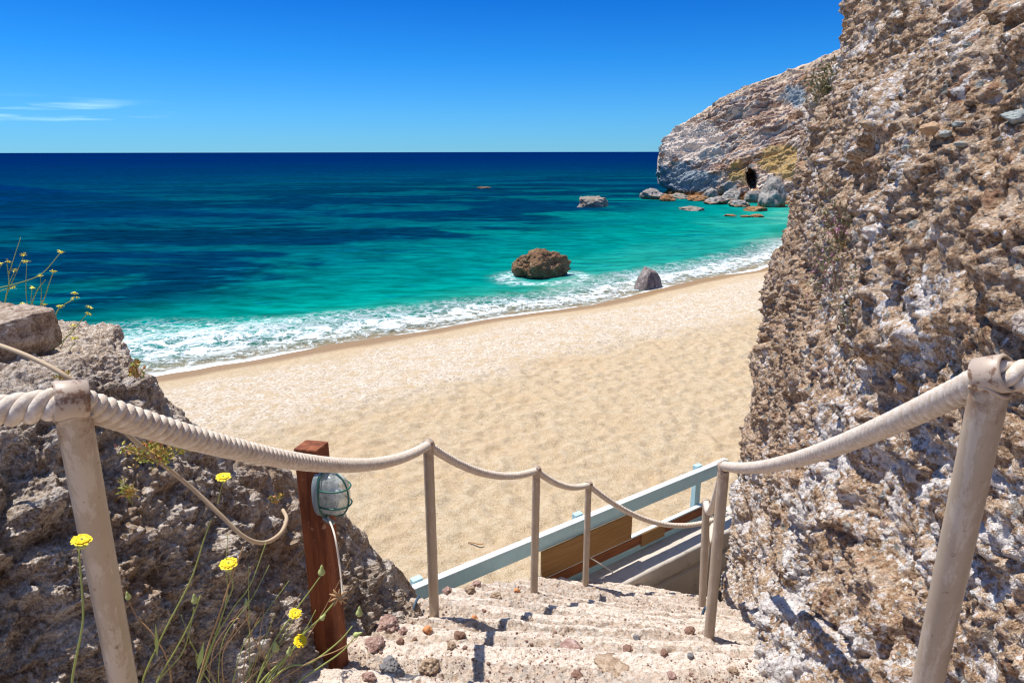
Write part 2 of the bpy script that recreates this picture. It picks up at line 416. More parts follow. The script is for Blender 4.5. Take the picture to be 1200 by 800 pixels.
def m_headland():
    m = Mat('banded_headland_rock', .95, .12)
    a = m.attr('beds')           # bedding coordinate, metres
    h = m.attr('height'); lr = m.attr('along')
    n = m.noise(.25, 5, .6)
    cc = m.n.new('ShaderNodeCombineXYZ'); m.l.new(m.math('MULTIPLY', a, 1.0), cc.inputs[2])
    m.l.new(m.math('MULTIPLY', lr, .09), cc.inputs[0])
    band = m.noise(1.15, 4, .7, cc.outputs[0], .25)
    c = m.cramp(m.ramp(band, .5, .5001) if False else band, [(.34, (.16, .08, .045)), (.41, (.50, .28, .15)), (.46, (.22, .16, .13)), (.50, (.74, .56, .40)), (.535, (.28, .15, .10)), (.58, (.60, .42, .29)), (.65, (.86, .76, .62))])
    c = m.mix(m.math('MULTIPLY', m.ramp(m.noise(.22, 3), .54, .66), .45), c, (.30, .33, .38))
    ln = m.noise(2.6, 2, .6, cc.outputs[0], .15)
    c = m.mix(m.math('MULTIPLY', m.ramp(ln, .53, .58), .75), c, (.17, .10, .07))
    c = m.mix(m.math('MULTIPLY', m.ramp(ln, .45, .41), .65), c, (.80, .70, .57))
    # top crust pale cream
    ft = m.attr('fromtop')
    c = m.mix(m.ramp(m.math('ADD', ft, m.math('MULTIPLY', n, 1.6)), 1.6, 2.6, 1, 0), c, (.62, .47, .33))
    # whitish lower left
    wl_ = m.attr('white'); c = m.mix(m.ramp(m.math('ADD', wl_, m.math('MULTIPLY', m.math('SUBTRACT', m.noise(.55, 6, .7), .5), 1.6)), .42, .62), c, m.mix(m.noise(1.2, 5, .7), (.50, .39, .30), (.86, .76, .64)))
    bl = m.attr('blue'); c = m.mix(m.ramp(m.math('ADD', bl, m.math('MULTIPLY', m.math('SUBTRACT', m.noise(.5, 5, .7), .5), 1.3)), .45, .65), c, m.mix(m.noise(1.6, 5, .7), (.13, .16, .17), (.42, .46, .47)))
    oc = m.attr('ochre'); c = m.mix(m.math('MULTIPLY', m.ramp(m.math('ADD', oc, m.math('MULTIPLY', m.math('SUBTRACT', m.noise(.5, 5, .7), .5), 1.1)), .42, .62), .85), c, m.mix(m.noise(.9, 5), (.56, .32, .06), (.40, .32, .18)))
    # wet orange line at the water
    c = m.mix(m.ramp(m.math('ADD', h, m.math('MULTIPLY', m.noise(.8, 3), .5)), .7, 1.3, 1, 0), c, (.26, .13, .05))
    m.color(c); m.bump(m.noise(1.6, 6, .75), .7, .35); m.bump(m.noise(.9, 6, .75, cc.outputs[0]), .6, .5)
    return m.m
def m_paint(name, col, rough=.5, wear=None, scale=18, amt=.5, spec=.4, metal=0, bumpd=.0008):
    m = Mat(name, rough, spec); m.b.inputs['Metallic'].default_value = metal
    c = m.mix(m.noise(scale * .6, 5, .7), tuple(x * .86 for x in col), tuple(min(1, x * 1.12) for x in col))
    if wear: c = m.mix(m.math('MULTIPLY', m.ramp(m.noise(scale, 7, .75), .56, .66), amt), c, wear)
    m.color(c); m.bump(m.noise(scale * 12, 4, .7), .4, bumpd); return m.m
def m_wood(name, a, b, rough=.75, axis=(4, 60, 60), rot=(0, 0, 0), spots=None):
    m = Mat(name, rough, .25)
    v = m.map(axis, rot); n = m.noise(1., 6, .7, v, .3)
    c = m.mix(m.ramp(n, .35, .65), a, b)
    if spots: c = m.mix(m.math('MULTIPLY', m.ramp(m.noise(30, 6, .7), .60, .68), .6), c, spots)
    m.color(c); m.bump(n, .4, .002); return m.m

M_CONG = m_conglomerate(); M_DARK = m_darkrock(); M_STEP = m_step(); M_SAND = m_sand(); M_SEA = m_sea(); M_HEAD = m_headland()

# ------------------------------------------------------------------ the shore line
shore_px = [(180, 441), (300, 421), (400, 405), (500, 387), (600, 369), (700, 356), (760, 341), (830, 327), (885, 316)]
sh = np.array([PZ(x, y, SEA)[:2] for x, y in shore_px])
d0 = (sh[0] - sh[2]); d0 /= np.linalg.norm(d0)
shore = np.vstack([sh[0] + d0 * 60 + np.array((-25, -30)), sh[0] + d0 * 22 + np.array((-3, -3.)), sh[0] + d0 * 8, spline(sh, 40), [(19, 44), (25, 53), (31, 64), (36, 76), (44, 84)]])
def sdist(xy):
    """signed distance to the shore, + seaward"""
    best = np.full(len(xy), 1e9); sign = np.ones(len(xy)); par = np.zeros(len(xy)); acc = 0
    for a, b in zip(shore[:-1], shore[1:]):
        ab = b - a; L = np.linalg.norm(ab); t = np.clip(((xy - a) @ ab) / L ** 2, 0, 1)
        q = a + t[:, None] * ab; d = np.linalg.norm(xy - q, axis=1)
        cr = ab[0] * (xy[:, 1] - a[1]) - ab[1] * (xy[:, 0] - a[0])
        m = d < best; best = np.where(m, d, best); sign = np.where(m, np.where(cr > 0, 1, -1), sign); par = np.where(m, acc + t * L, par); acc += L
    return best * sign, par

# sea --------------------------------------------------------------
SEAROCKS = [  # px centre, py waterline, width px, height px
    ('brown', 638, 326, 80, 32), ('grey', 762, 337, 38, 23)]
def build_sea():
    ang = np.radians(np.linspace(-84, 84, 560))
    r = np.concatenate([np.linspace(14, 60, 330), np.geomspace(60.4, 600, 150)[0:], np.geomspace(640, 40000, 40)])
    R, A = np.meshgrid(r, ang, indexing='ij'); xy = np.stack([(R * np.sin(A)).ravel(), (R * np.cos(A)).ravel()], 1)
    d, par = sdist(xy)
    p3 = np.column_stack([xy, np.zeros(len(xy))])
    far = np.linalg.norm(xy, axis=1)
    rot = math.radians(-52); s_, c_ = math.sin(rot), math.cos(rot)
    sm = sstep(400, 60, far) if False else np.clip(1 - far / 300, 0, 1)
    z = SEA + sm * (.05 * fbm(p3 * np.array((1, 1, 1)), .35, 3, 3) + .03 * fbm(p3, 1.2, 2, 5))
    # a small breaking swell near the beach
    ds = d + .7 * fbm(p3, .16, 3, 9)
    z += .10 * np.exp(-((ds - 4.0) / .9) ** 2) * (far < 90)
    z = np.where(d < .6, SEA - .0 * d, z)
    surf = 1.35 - .55 * sstep(par.min() + 90, par.min() + 118, par) + .35 * fbm(p3, .12, 2, 2)
    s0 = sdist(sh[:1])[1][0]; s1 = sdist(sh[-1:])[1][0]
    u = (par - s0) / (s1 - s0)
    surf = np.interp(u, [-1, 0, .25, .5, .75, 1, 1.6], [1.8, 1.6, .95, .62, .85, .85, .7]) + .18 * fbm(p3, .15, 2, 2)
    depth = d / np.interp(u, [-1, 0, .3, .6, 1, 1.5, 2.2], [.90, .95, 1.1, 1.4, 1.8, 2.0, 2.0])
    rf = np.zeros(len(xy))
    for nm, px, py, w, h in SEAROCKS:
        c = PZ(px, py, SEA); rr = w * np.linalg.norm(c) / 800 / 2
        q = np.linalg.norm((xy - c[:2]) , axis=1) / rr
        rf = np.maximum(rf, np.exp(-((q - 1.15) / .28) ** 2) * (1.0 if nm == 'grey' else .7))
    return mk('sea', np.column_stack([xy, z]), grid_faces(len(r), len(ang))[:, ::-1], M_SEA, attrs={'offshore': d, 'depth': depth, 'far': far, 'surf': surf, 'rockfoam': rf})
tag(build_sea(), 'clear turquoise and deep blue sea breaking on the beach', None, None, 'structure')

# beach -------------------------------------------------------------
def beach_z(xy, detail=True):
    d, par = sdist(xy); inl = -d
    p3 = np.column_stack([xy, np.zeros(len(xy))])
    w = inl + .5 * fbm(p3, .25, 3, 11)
    z = SEA + np.interp(w, [-60, -10, -3, 0, 1.5, 3.0, 6.8, 7.6, 12, 40, 80], [-7, -1.8, -.38, 0.0, .20, .34, .66, .62, .80, 1.2, 1.9])
    if detail:
        m = sstep(.8, 2.4, inl)
        dry = sstep(5.5, 8.5, inl)
        f = fbm(p3, 2.4, 3, 21)
        d1, d2, _ = worley(p3 + .12 * np.stack([fbm(p3, 3, 2, 1), fbm(p3, 3, 2, 2), 0 * f], 1), 3.0, 2)
        z += m * (.03 * f + .035 * fbm(p3, .5, 3, 4)) + m * (.25 + .75 * dry) * (.16 * np.clip(d1, 0, .8) - .05) + m * .012 * fbm(p3, 9, 2, 8)
    return z, inl
def build_beach():
    # grid in shore-aligned axes
    a = sh[0]; b = sh[-1]; e = (b - a) / np.linalg.norm(b - a); n = np.array((e[1], -e[0]))
    def sp(parts): return np.concatenate([np.linspace(x0, x1, k, endpoint=False) for x0, x1, k in parts])
    us = sp([(-60, -14, 40), (-14, -6, 70), (-6, 32, 620), (32, 50, 110), (50, 110, 60)])
    vs = sp([(-45, -6, 40), (-6, 0, 60), (0, 24, 470), (24, 34, 80), (34, 70, 30)])
    U, V = np.meshgrid(us, vs, indexing='ij')
    xy = a + U.ravel()[:, None] * e + V.ravel()[:, None] * n
    z, inl = beach_z(xy)
    return mk('beach', np.column_stack([xy, z]), grid_faces(len(us), len(vs))[:, ::-1], M_SAND, attrs={'inland': inl})
tag(build_beach(), 'pale golden sand beach sloping to the water', None, None, 'structure')

# ------------------------------------------------------------------ rocky right-hand cliff
def build_cliff():
    plan = spline([(.62, -2.2), (.80, -.6), (.90, .5), (.93, 1.2), (1.02, 1.9), (1.18, 2.6), (1.50, 3.6), (1.70, 4.4), (1.82, 4.95), (2.05, 5.35), (2.6, 5.6), (4.2, 5.7), (7, 5.6)], 1500)
    seg = np.linalg.norm(np.diff(plan, axis=0), axis=1); L = np.concatenate([[0], np.cumsum(seg)])
    Lv = lambda y: np.interp(y, plan[:900, 1], L[:900])
    l0, l1 = L[0], L[-1]
    k = np.argmin(np.abs(plan[:, 1] - .55)); ln = L[k]; k2 = np.argmin(np.linalg.norm(plan - np.array((2.3, 5.5)), axis=1)); lf = L[k2]
    ls = np.concatenate([np.linspace(l0, ln, 60, endpoint=False), np.linspace(ln, lf, 780, endpoint=False), np.linspace(lf, l1, 80)])
    zs = np.concatenate([np.linspace(-6.3, -3.9, 50, endpoint=False), np.linspace(-3.9, 1.5, 800, endpoint=False), np.linspace(1.5, 5, 90)])
    px_ = np.interp(ls, L, plan[:, 0]); py_ = np.interp(ls, L, plan[:, 1])
    T = np.stack([np.gradient(px_, ls), np.gradient(py_, ls)], 1); T /= np.linalg.norm(T, axis=1)[:, None]
    Nn = np.stack([-T[:, 1], T[:, 0]], 1)           # outward = left of travel
    kk = 25; Nn = np.stack([np.convolve(np.pad(Nn[:, i], kk, 'edge'), np.ones(2 * kk + 1) / (2 * kk + 1), 'valid') for i in (0, 1)], 1)
    Zg, Ig = np.meshgrid(zs, np.arange(len(ls)), indexing='xy')
    I = Ig.ravel(); z = Zg.ravel()
    base = np.stack([px_[I], py_[I], z], 1); n2 = Nn[I]
    lean = np.interp(z, [-6.3, -3.5, -1.5, -.6, -.1, .35, 1.0, 2.2, 3.5, 5.0], [-.10, -.02, .03, .10, .11, .20, .36, .82, 1.8, 4.2])
    # flare at the foot next to the steps
    yb = base[:, 1]; zst = np.interp(yb, [-.3, 2.0, 3.25, 4.6, 5.3], [-.65, -1.77, -2.5, -3.3, -3.6])
    lean -= .07 * np.exp(-np.clip(z - zst, 0, 9) / .14) * (yb < 4.6)
    # ledge running up to the right
    ledz = np.interp(yb, [.5, 1.2, 2.2, 3.5, 5], [.25, .30, .36, .30, .2]); q = z - ledz
    lean += .10 * sstep(-.12, .12, q) * sstep(3.8, 2.5, yb)
    # noise
    p = base.copy(); wp = np.stack([fbm(p, 1.3, 2, 31), fbm(p, 1.3, 2, 32), fbm(p, 1.3, 2, 33)], 1) * .25
    pw = p + wp
    disp = .11 * fbm(pw, .9, 3, 1) + .042 * fbm(pw, 2.6, 4, 2, .6, True)
    d1, d2, idc = worley(pw, 3.6, 1); disp += .075 * np.clip(d2 - d1, 0, .5) * (.6 + .6 * idc)
    hole = np.clip(-fbm(pw, 3.6, 4, 44) - .24, 0, 1); disp -= .24 * hole
    q3 = p + .05 * np.stack([fbm(p, 9, 4, 71), fbm(p, 9, 4, 72), fbm(p, 9, 4, 73)], 1)
    # broken slabs: tilted planes per cell, dipping with the hill
    ps = q3 * np.array((1, .8, 1.5)); d1, d2, idc = worley(ps, 2.3, 13)
    disp += .045 * idc * sstep(.0, .10, d2 - d1) + .05 * np.clip(.10 - (d2 - d1), 0, .1) * -6 * .3
    m1 = sstep(-.25, .35, fbm(p, 1.4, 3, 81)); m2 = sstep(-.2, .4, fbm(p, 2.3, 3, 82)); m3 = sstep(-.3, .3, fbm(p, 3.1, 3, 83))
    d1, d2, idc = worley(q3 * np.array((1, 1, 1.25)), 8, 3); disp += (.006 + .030 * m1) * np.clip(d2 - d1, 0, .4) * 1.6 * (1 + .9 * idc)
    d1, d2, idc = worley(q3, 19, 4); disp += (.006 + .022 * m2) * np.sqrt(np.clip(.60 - d1, 0, 1)) * (1 + 1.0 * idc)
    d1, d2, idc = worley(p, 44, 5); disp += (.004 + .012 * m3) * np.sqrt(np.clip(.58 - d1, 0, 1)) * (1 + 1.0 * idc)
    disp += (.016 + .026 * m3) * fbm(p, 8, 5, 6, .70, True) + .017 * fbm(p, 38, 4, 7, .8)
    disp -= .07
    v = base.copy(); off = disp - lean
    # wall is kept clear of the railing posts
    v[:, 0] += n2[:, 0] * off; v[:, 1] += n2[:, 1] * off
    v[:, 2] += .03 * fbm(p, 5, 3, 12)
    crust = sstep(.15, .9, np.exp(-((z + 1.35 + .45 * (base[:, 1] - 1.5)) / .9) ** 2)) * .8
    crust = np.maximum(crust, .9 * np.exp(-(((z - .42) / .22) ** 2)) * sstep(2.8, 1.2, yb))
    return mk('cliff', v, grid_faces(len(ls), len(zs)), M_CONG, attrs={'crust': crust})
tag(build_cliff(), 'rough brown pebbly cliff rising beside the steps', None, None, 'structure')

# ------------------------------------------------------------------ left outcrop
def build_outcrop():
    # columns: (base, mid, lip, silhouette crest, behind, foot behind) as (px, py, depth)
    cols = [
        [(-700, 1250, .95), (-560, 820, .98), (-500, 560, 1.02), (-500, 470, 1.3), (-520, 430, 2.2), (-560, 700, 4.6)],
        [(-260, 1050, 1.30), (-220, 700, 1.32), (-190, 500, 1.36), (-180, 415, 1.9), (-200, 402, 2.7), (-260, 640, 4.9)],
        [(-60, 950, 1.52), (-60, 680, 1.58), (-60, 480, 1.62), (-60, 404, 2.15), (-70, 398, 2.9), (-90, 620, 5.0)],
        [(60, 880, 1.72), (60, 660, 1.76), (60, 458, 1.80), (62, 402, 2.25), (40, 410, 3.0), (30, 640, 5.0)],
        [(150, 850, 1.88), (145, 650, 1.93), (138, 452, 2.00), (138, 411, 2.30), (120, 425, 3.0), (110, 650, 5.1)],
        [(215, 825, 2.02), (205, 660, 2.07), (190, 495, 2.12), (182, 462, 2.35), (165, 500, 3.0), (150, 680, 5.2)],
        [(270, 808, 2.15), (262, 680, 2.22), (252, 545, 2.25), (248, 518, 2.45), (225, 560, 3.1), (200, 700, 5.2)],
        [(345, 792, 2.36), (338, 690, 2.48), (335, 585, 2.60), (335, 558, 2.78), (310, 610, 3.3), (280, 720, 5.2)],
        [(400, 772, 2.66), (395, 690, 2.78), (392, 620, 2.88), (395, 596, 3.02), (370, 650, 3.5), (340, 740, 5.2)],
        [(442, 742, 3.02), (440, 700, 3.08), (438, 665, 3.12), (438, 642, 3.24), (420, 680, 3.7), (390, 760, 5.2)],
        [(474, 727, 3.30), (474, 710, 3.32), (473, 690, 3.34), (472, 668, 3.42), (455, 710, 3.8), (430, 780, 5.2)],
        [(488, 724, 3.50), (489, 716, 3.52), (488, 706, 3.54), (486, 696, 3.58), (475, 730, 3.9), (450, 800, 5.2)],
        [(486, 740, 3.70), (484, 735, 3.72), (482, 730, 3.74), (480, 728, 3.78), (470, 760, 4.0), (455, 820, 5.2)],
    ]
    dep = [0, .07, .25, .23, .12, 0]
    C = np.array([[P(q[0], q[1], q[2] + dep[k]) for k, q in enumerate(c)] for c in cols])
    # extra toe row under the base
    toe = C[:, 0] + np.array((.10, -.05, -.5)); C = np.concatenate([toe[:, None], C], 1)
    nu, nv = 760, 640
    tmp = np.array([spline(C[:, j], nu) for j in range(C.shape[1])])      # rows x nu x 3
    wts = np.concatenate([np.linspace(0, 1, 60, endpoint=False), np.linspace(1, 4, 440, endpoint=False), np.linspace(4, 6, 140)])
    nv = len(wts)
    Pd = np.concatenate([2 * tmp[:1] - tmp[1:2], tmp, 2 * tmp[-1:] - tmp[-2:-1]])
    G = []
    for w in wts:
        i = min(int(w), 5); t = w - i; a, b, c, d = Pd[i:i + 4]
        G.append(.5 * ((2 * b) + (-a + c) * t + (2 * a - 5 * b + 4 * c - d) * t * t + (-a + 3 * b - 3 * c + d) * t ** 3))
    G = np.array(G)                                                       # nv x nu x 3
    du = np.gradient(G, axis=1); dv = np.gradient(G, axis=0); Nn = np.cross(du, dv); Nn /= np.linalg.norm(Nn, axis=2)[..., None] + 1e-9
    if Nn[:300, :, 0].mean() < 0: Nn = -Nn
    p = G.reshape(-1, 3); n = Nn.reshape(-1, 3)
    wp = np.stack([fbm(p, 1.6, 2, 51), fbm(p, 1.6, 2, 52), fbm(p, 1.6, 2, 53)], 1) * .2
    pw = (p + wp) * np.array((1, 1, 1))
    d1, d2, idc = worley(pw * np.array((1.0, 1.0, .75)), 3.4, 8)
    disp = .05 * fbm(pw, 1.5, 3, 61) + .10 * np.clip(d2 - d1, 0, .45) * (1 + .6 * idc) - .075
    disp += .085 * fbm(pw, 3.6, 6, 62, .70, True)
    q3 = p + .03 * np.stack([fbm(p, 14, 3, 71), fbm(p, 14, 3, 72), fbm(p, 14, 3, 73)], 1)
    d1, d2, idc = worley(q3, 6, 9); disp += .115 * np.clip(d2 - d1, 0, .5) * (1 + .9 * idc)
    d1, d2, idc = worley(q3, 19, 10); disp += .022 * np.sqrt(np.clip(.6 - d1, 0, 1)) * (1 + idc)
    disp += .022 * fbm(p, 20, 4, 63, .78, True) + .008 * fbm(p, 60, 2, 64)
    w = np.repeat(wts, nu); disp -= disp[(w > 1) & (w < 5)].mean() + .012; disp *= np.interp(w, [2.5, 3.1, 5], [1, .42, .42])
    cov = np.tile(np.linspace(0, 1, nu), nv); disp *= np.interp(cov, [0, .82, 1], [1, .75, .4])
    v = p + n * disp[:, None]
    w = np.repeat(wts, nu)
    sandy = sstep(3.0, 3.6, w) * sstep(5.2, 4.5, w) * np.interp(cov, [0, .34, .45, .6], [1, 1, .6, .2])
    return mk('rock_outcrop', v, grid_faces(nv, nu), M_DARK, attrs={'sandy': sandy})
tag(build_outcrop(), 'grey brown rock outcrop in shade left of the steps', None, None, 'structure')

# ------------------------------------------------------------------ embankment below the steps
def build_bank():
    # coarse earth body that carries the steps, hidden under them
    xs = np.linspace(-3, 4, 71); ys = np.linspace(-3, 7, 101); X, Y = np.meshgrid(xs, ys, indexing='ij')
    x, y = X.ravel(), Y.ravel()
    top = np.interp(y, [-3, 0, 2, 4.5, 5, 7], [.1, -.95, -2.02, -3.45, -4.4, -6.0])
    left = np.interp(y, [-3, 3.2, 4.3, 5], [-1.4, -.62, -.05, .5])
    z = top - .02 - np.where(x < left, (left - x) * 3.2, 0); z = np.maximum(z, -6.6)
    z += .03 * fbm(np.column_stack([x, y, z]), 2, 3, 3)
    return mk('earth_bank', np.column_stack([x, y, z]), grid_faces(len(xs), len(ys)), M_DARK, attrs={'sandy': np.zeros(len(x))})
tag(build_bank(), 'earth bank underneath the steps', None, None, 'structure')

# ------------------------------------------------------------------ steps
RISE = .125
Y_EDGE = [2.0, 2.317, 2.56, 2.77, 3.02, 3.246, 3.453, 3.65, 3.86, 4.06, 4.25, 4.43, 4.60]
X_AT = [-.16, -.08, 0, .06, .15, .22, .31, .40, .50, .62, .76, .93, 1.12]
SL = np.linspace(-.06, -.30, 13)
def edge_y(i, x):
    if i < 0: return 2.0 + .27 * i + (-.06) * (x + .16) + 0 * x
    if i >= 13: return 4.60 + .22 * (i - 12) + SL[-1] * (x - 1.12)
    return Y_EDGE[i] + SL[i] * (x - X_AT[i])
def left_x(y): return np.interp(y, [-2, 1, 2.3, 3.0, 3.35, 3.55, 3.9, 4.3, 4.75, 5.1], [-1.6, -1.25, -.85, -.62, -.50, -.42, -.22, .02, .34, .62])
stairs = tag(empty('stone_staircase', (0, 2.0, -1.8)), 'worn sandy stone staircase fanning down to the beach', 'staircase')
def build_step(i):
    z0 = -1.77 - RISE * i
    ym = edge_y(i, np.array([0.]))[0]
    xl = float(left_x(ym)); xr = 1.30 + max(0, (ym - 2) * .30)
    if i >= 11: xr = 1.62
    nx = 330; nt = 60; nr = 14
    x = np.linspace(xl, xr, nx)
    dep = float(edge_y(i, np.array([.2]))[0] - edge_y(i - 1, np.array([.2]))[0]); th = min(.85, .125 / .76 / dep); tb = th + .36 * (1 - th)
    lft = left_x(edge_y(i, x))
    yb = edge_y(i - 1, x) - .05; yf = edge_y(i, x)
    p1 = np.column_stack([x, np.full(nx, i * 3.3), np.zeros(nx)])
    yf = yf + .030 * fbm(p1, 3.2, 3, 5) + .016 * fbm(p1, 14, 4, 6, .65)
    V = []; rub = []
    for j in range(nt):
        t = j / (nt - 1)
        y = yb + (yf - yb) * t
        p = np.column_stack([x, y, np.full(nx, z0)])
        z = z0 + .016 * fbm(p, 4, 3, 8) - .014 * (1 - t) + .008 * fbm(p, 14, 4, 9, .6) + .004 * fbm(p, 60, 2, 3)
        z -= .009 * sstep(.90, 1.0, np.full(nx, t)) + .004 * t - .006 * math.exp(-((t - .93) / .05) ** 2)
        r = fbm(p, 2.4, 3, 77) * .9 + .05 + .55 * np.exp(-(((x - .45) / .55) ** 2)) * (i in (-1, 0)) + .80 * math.exp(-max(0, t - tb) / (.10 * (1 - tb) + .01))
        rz = np.clip(r - .25, 0, .5); z += rz * .05 * (fbm(p, 30, 4, 4, .7, True) + .2)
        z -= .05 * sstep(.08, 0, x - xl) 
        V.append(np.column_stack([x, y, z])); rub.append(r)
    last = V[-1]
    for j in range(1, nr + 1):
        t = j / nr
        p = np.column_stack([x, yf, last[:, 2] - t * .17])
        y = yf + .012 * math.sin(min(1, t * 5) * math.pi / 2) + .012 * fbm(p, 12, 3, 15) * min(1, t * 4)
        V.append(np.column_stack([x, y, last[:, 2] - t * .20])); rub.append(rub[-1])
    v = np.concatenate(V)
    # slope the left side down
    o = mk('step', v - np.array((0, 2.0, -1.8)), grid_faces(nt + nr, nx), M_STEP, stairs, attrs={'rubble': np.concatenate(rub)})
    return o
for i in range(-9, 14): build_step(i)

def step_z(x, y):
    i = -9
    while i < 13 and y > edge_y(i, np.array([x]))[0]: i += 1
    return -1.77 - RISE * i - .004

# ------------------------------------------------------------------ rocks
def rock(name, loc, size, seed, mat, sub=5, amp=.28, freq=1.3, sharp=.5, rotz=0, flat=0, parent=None, peak=0):
    bm = bmesh.new(); bmesh.ops.create_icosphere(bm, subdivisions=sub, radius=1)
    me = bpy.data.meshes.new(name); bm.to_mesh(me); bm.free()
    v = np.zeros(len(me.vertices) * 3); me.vertices.foreach_get('co', v); v = v.reshape(-1, 3); n = v.copy()
    # faceted cuts
    rs = np.random.RandomState(seed); r = np.ones(len(v))
    for k in range(int(14 * sharp) + 4):
        q = rs.randn(3); q /= np.linalg.norm(q); h = .62 + .3 * rs.rand(); dd = n @ q; r = np.where(dd > 1e-3, np.minimum(r, h / np.maximum(dd, 1e-3)), r)
    r = r + amp * fbm(n + seed * 1.7, freq, 5, seed % 9) + amp * .35 * fbm(n + seed, freq * 4, 4, 3, .65, True)
    v = n * r[:, None]
    if peak: v[:, :2] *= (1 - peak * np.clip(v[:, 2:], 0, 1))
    if flat: v[:, 2] = np.maximum(v[:, 2], -flat)
    v = v * np.array(size)
    me.vertices.foreach_set('co', v.ravel().astype(np.float32)); me.polygons.foreach_set('use_smooth', np.ones(len(me.polygons), dtype=bool))
    me.materials.append(mat); o = bpy.data.objects.new(name, me); COL.objects.link(o); o.location = loc; o.rotation_euler = (0, 0, rotz)
    if parent: o.parent = parent
    return o
M_SEAROCK = m_rock('brown_sea_rock', [(.3, (.06, .03, .015)), (.5, (.22, .12, .06)), (.7, (.42, .27, .15))], 1.4, .10)
M_GREYR = m_rock('grey_purple_rock', [(.36, (.08, .06, .05)), (.5, (.22, .175, .15)), (.64, (.46, .40, .36))], 2.2, .05)
M_PALER = m_rock('pale_boulder', [(.38, (.09, .075, .06)), (.49, (.27, .24, .21)), (.60, (.52, .47, .41))], 1.1, .10, None, ((.30, .13, .04), 1.1))
M_ORANGE = m_rock('orange_shore_rock', [(.36, (.10, .045, .02)), (.5, (.34, .16, .06)), (.64, (.50, .34, .20))], 1.2, .10)
M_OLIVE = m_rock('offshore_rock', [(.3, (.13, .10, .07)), (.5, (.30, .25, .19)), (.7, (.50, .45, .37))], .9, .12)
def at_sea(px, py): return PZ(px, py, SEA)
c = at_sea(638, 326); r1 = rock('sea_rock', c + np.array((0, .8, .25)), (1.62, 1.1, 1.12), 12, M_SEAROCK, 6, .30, 1.6, .4, .3)
tag(r1, 'large rugged brown rock standing in turquoise shallows', 'rock')
c = at_sea(760, 338); r2 = rock('sea_rock', c + np.array((0, .3, .0)), (.86, .7, 1.0), 5, M_GREYR, 5, .18, 1.2, .9, .8, peak=.45)
tag(r2, 'pointed grey and purple rock at the foam line of the beach', 'rock')
c = at_sea(696, 243); r3 = rock('sea_rock', c + np.array((0, 1.0, .1)), (2.0, 1.4, 1.25), 21, M_OLIVE, 5, .25, 1.5, .5, .2)
tag(r3, 'low dark grey rock alone in open blue water before the headland', 'rock')
for px, py, w, h, sd, mt, lab in [
    (812, 247, 17, 4.5, 3, M_OLIVE, 'flat grey and orange rock just above the water off the headland toe'),
    (856, 254, 8, 2.6, 4, M_ORANGE, 'small orange rock in green water, leftmost of the row by the boulders'),
    (875, 255, 7, 2.0, 5, M_ORANGE, 'tiny middle rock of the orange row in green water'),
    (888, 255, 9, 3.2, 6, M_ORANGE, 'orange rock at the right end of the row in green water'),
    (888, 248, 13, 5, 8, M_ORANGE, 'broad orange rock against the foot of the tallest pale boulder'),
    (776, 232, 15, 5, 51, M_SEAROCK, 'long rusty shelf rock at the waterline left under the headland'),
    (797, 233.5, 15, 6, 52, M_OLIVE, 'dark brown shelf rock at the waterline below the white headland face'),
    (818, 236, 14, 6, 53, M_ORANGE, 'orange brown shelf rock just left of the pale boulder pile'),
    (832, 234, 10, 12, 54, M_PALER, 'leftmost grey boulder of the pile against the headland'),
    (848, 231, 10, 15, 55, M_PALER, 'upper back grey boulder of the pile against the headland'),
    (758, 232, 9, 6, 56, M_OLIVE, 'small brown rock farthest out at the headland toe'),
    (765, 234, 13, 12, 9, M_PALER, 'tan rounded boulder at the outer toe of the headland'),
    (783, 236, 10, 8, 10, M_ORANGE, 'rusty low boulder beside the headland toe'),
    (842, 240, 15, 9, 11, M_PALER, 'long pale boulder with orange base below the cave'),
    (858, 236, 13, 14, 12, M_PALER, 'grey boulder in the pile left of the sea cave'),
    (873, 232, 13, 16, 13, M_PALER, 'smooth pale boulder below the cave mouth'),
    (884, 238, 12, 13, 14, M_PALER, 'blue grey boulder between the cave and the tallest boulder'),
    (908, 243, 20, 33, 15, M_PALER, 'tallest pale boulder standing at the right of the sea cave'),
    (868, 243, 13, 7, 16, M_PALER, 'flat pale boulder at the waterline in front of the boulder pile')]:
    c = at_sea(px, py); t = np.linalg.norm(c); s = t / 800
    o = rock('shore_boulder', c + np.array((0, w * s * .4, h * s * .25)), (w * s, w * s * .9, h * s * .74), sd, mt, 5, .20, 1.9, 1.3, sd * .7)
    tag(o, lab, 'boulder', 'boulders along the foot of the headland')
# hidden reef showing as a dark low rock
c = at_sea(566, 220.5); tag(rock('reef_rock', c + np.array((0, 0, .0)), (1.3, .8, .26), 31, M_SEAROCK, 4, .3, 1.5, .3), 'tiny dark reef rock barely breaking the surface far offshore', 'reef')

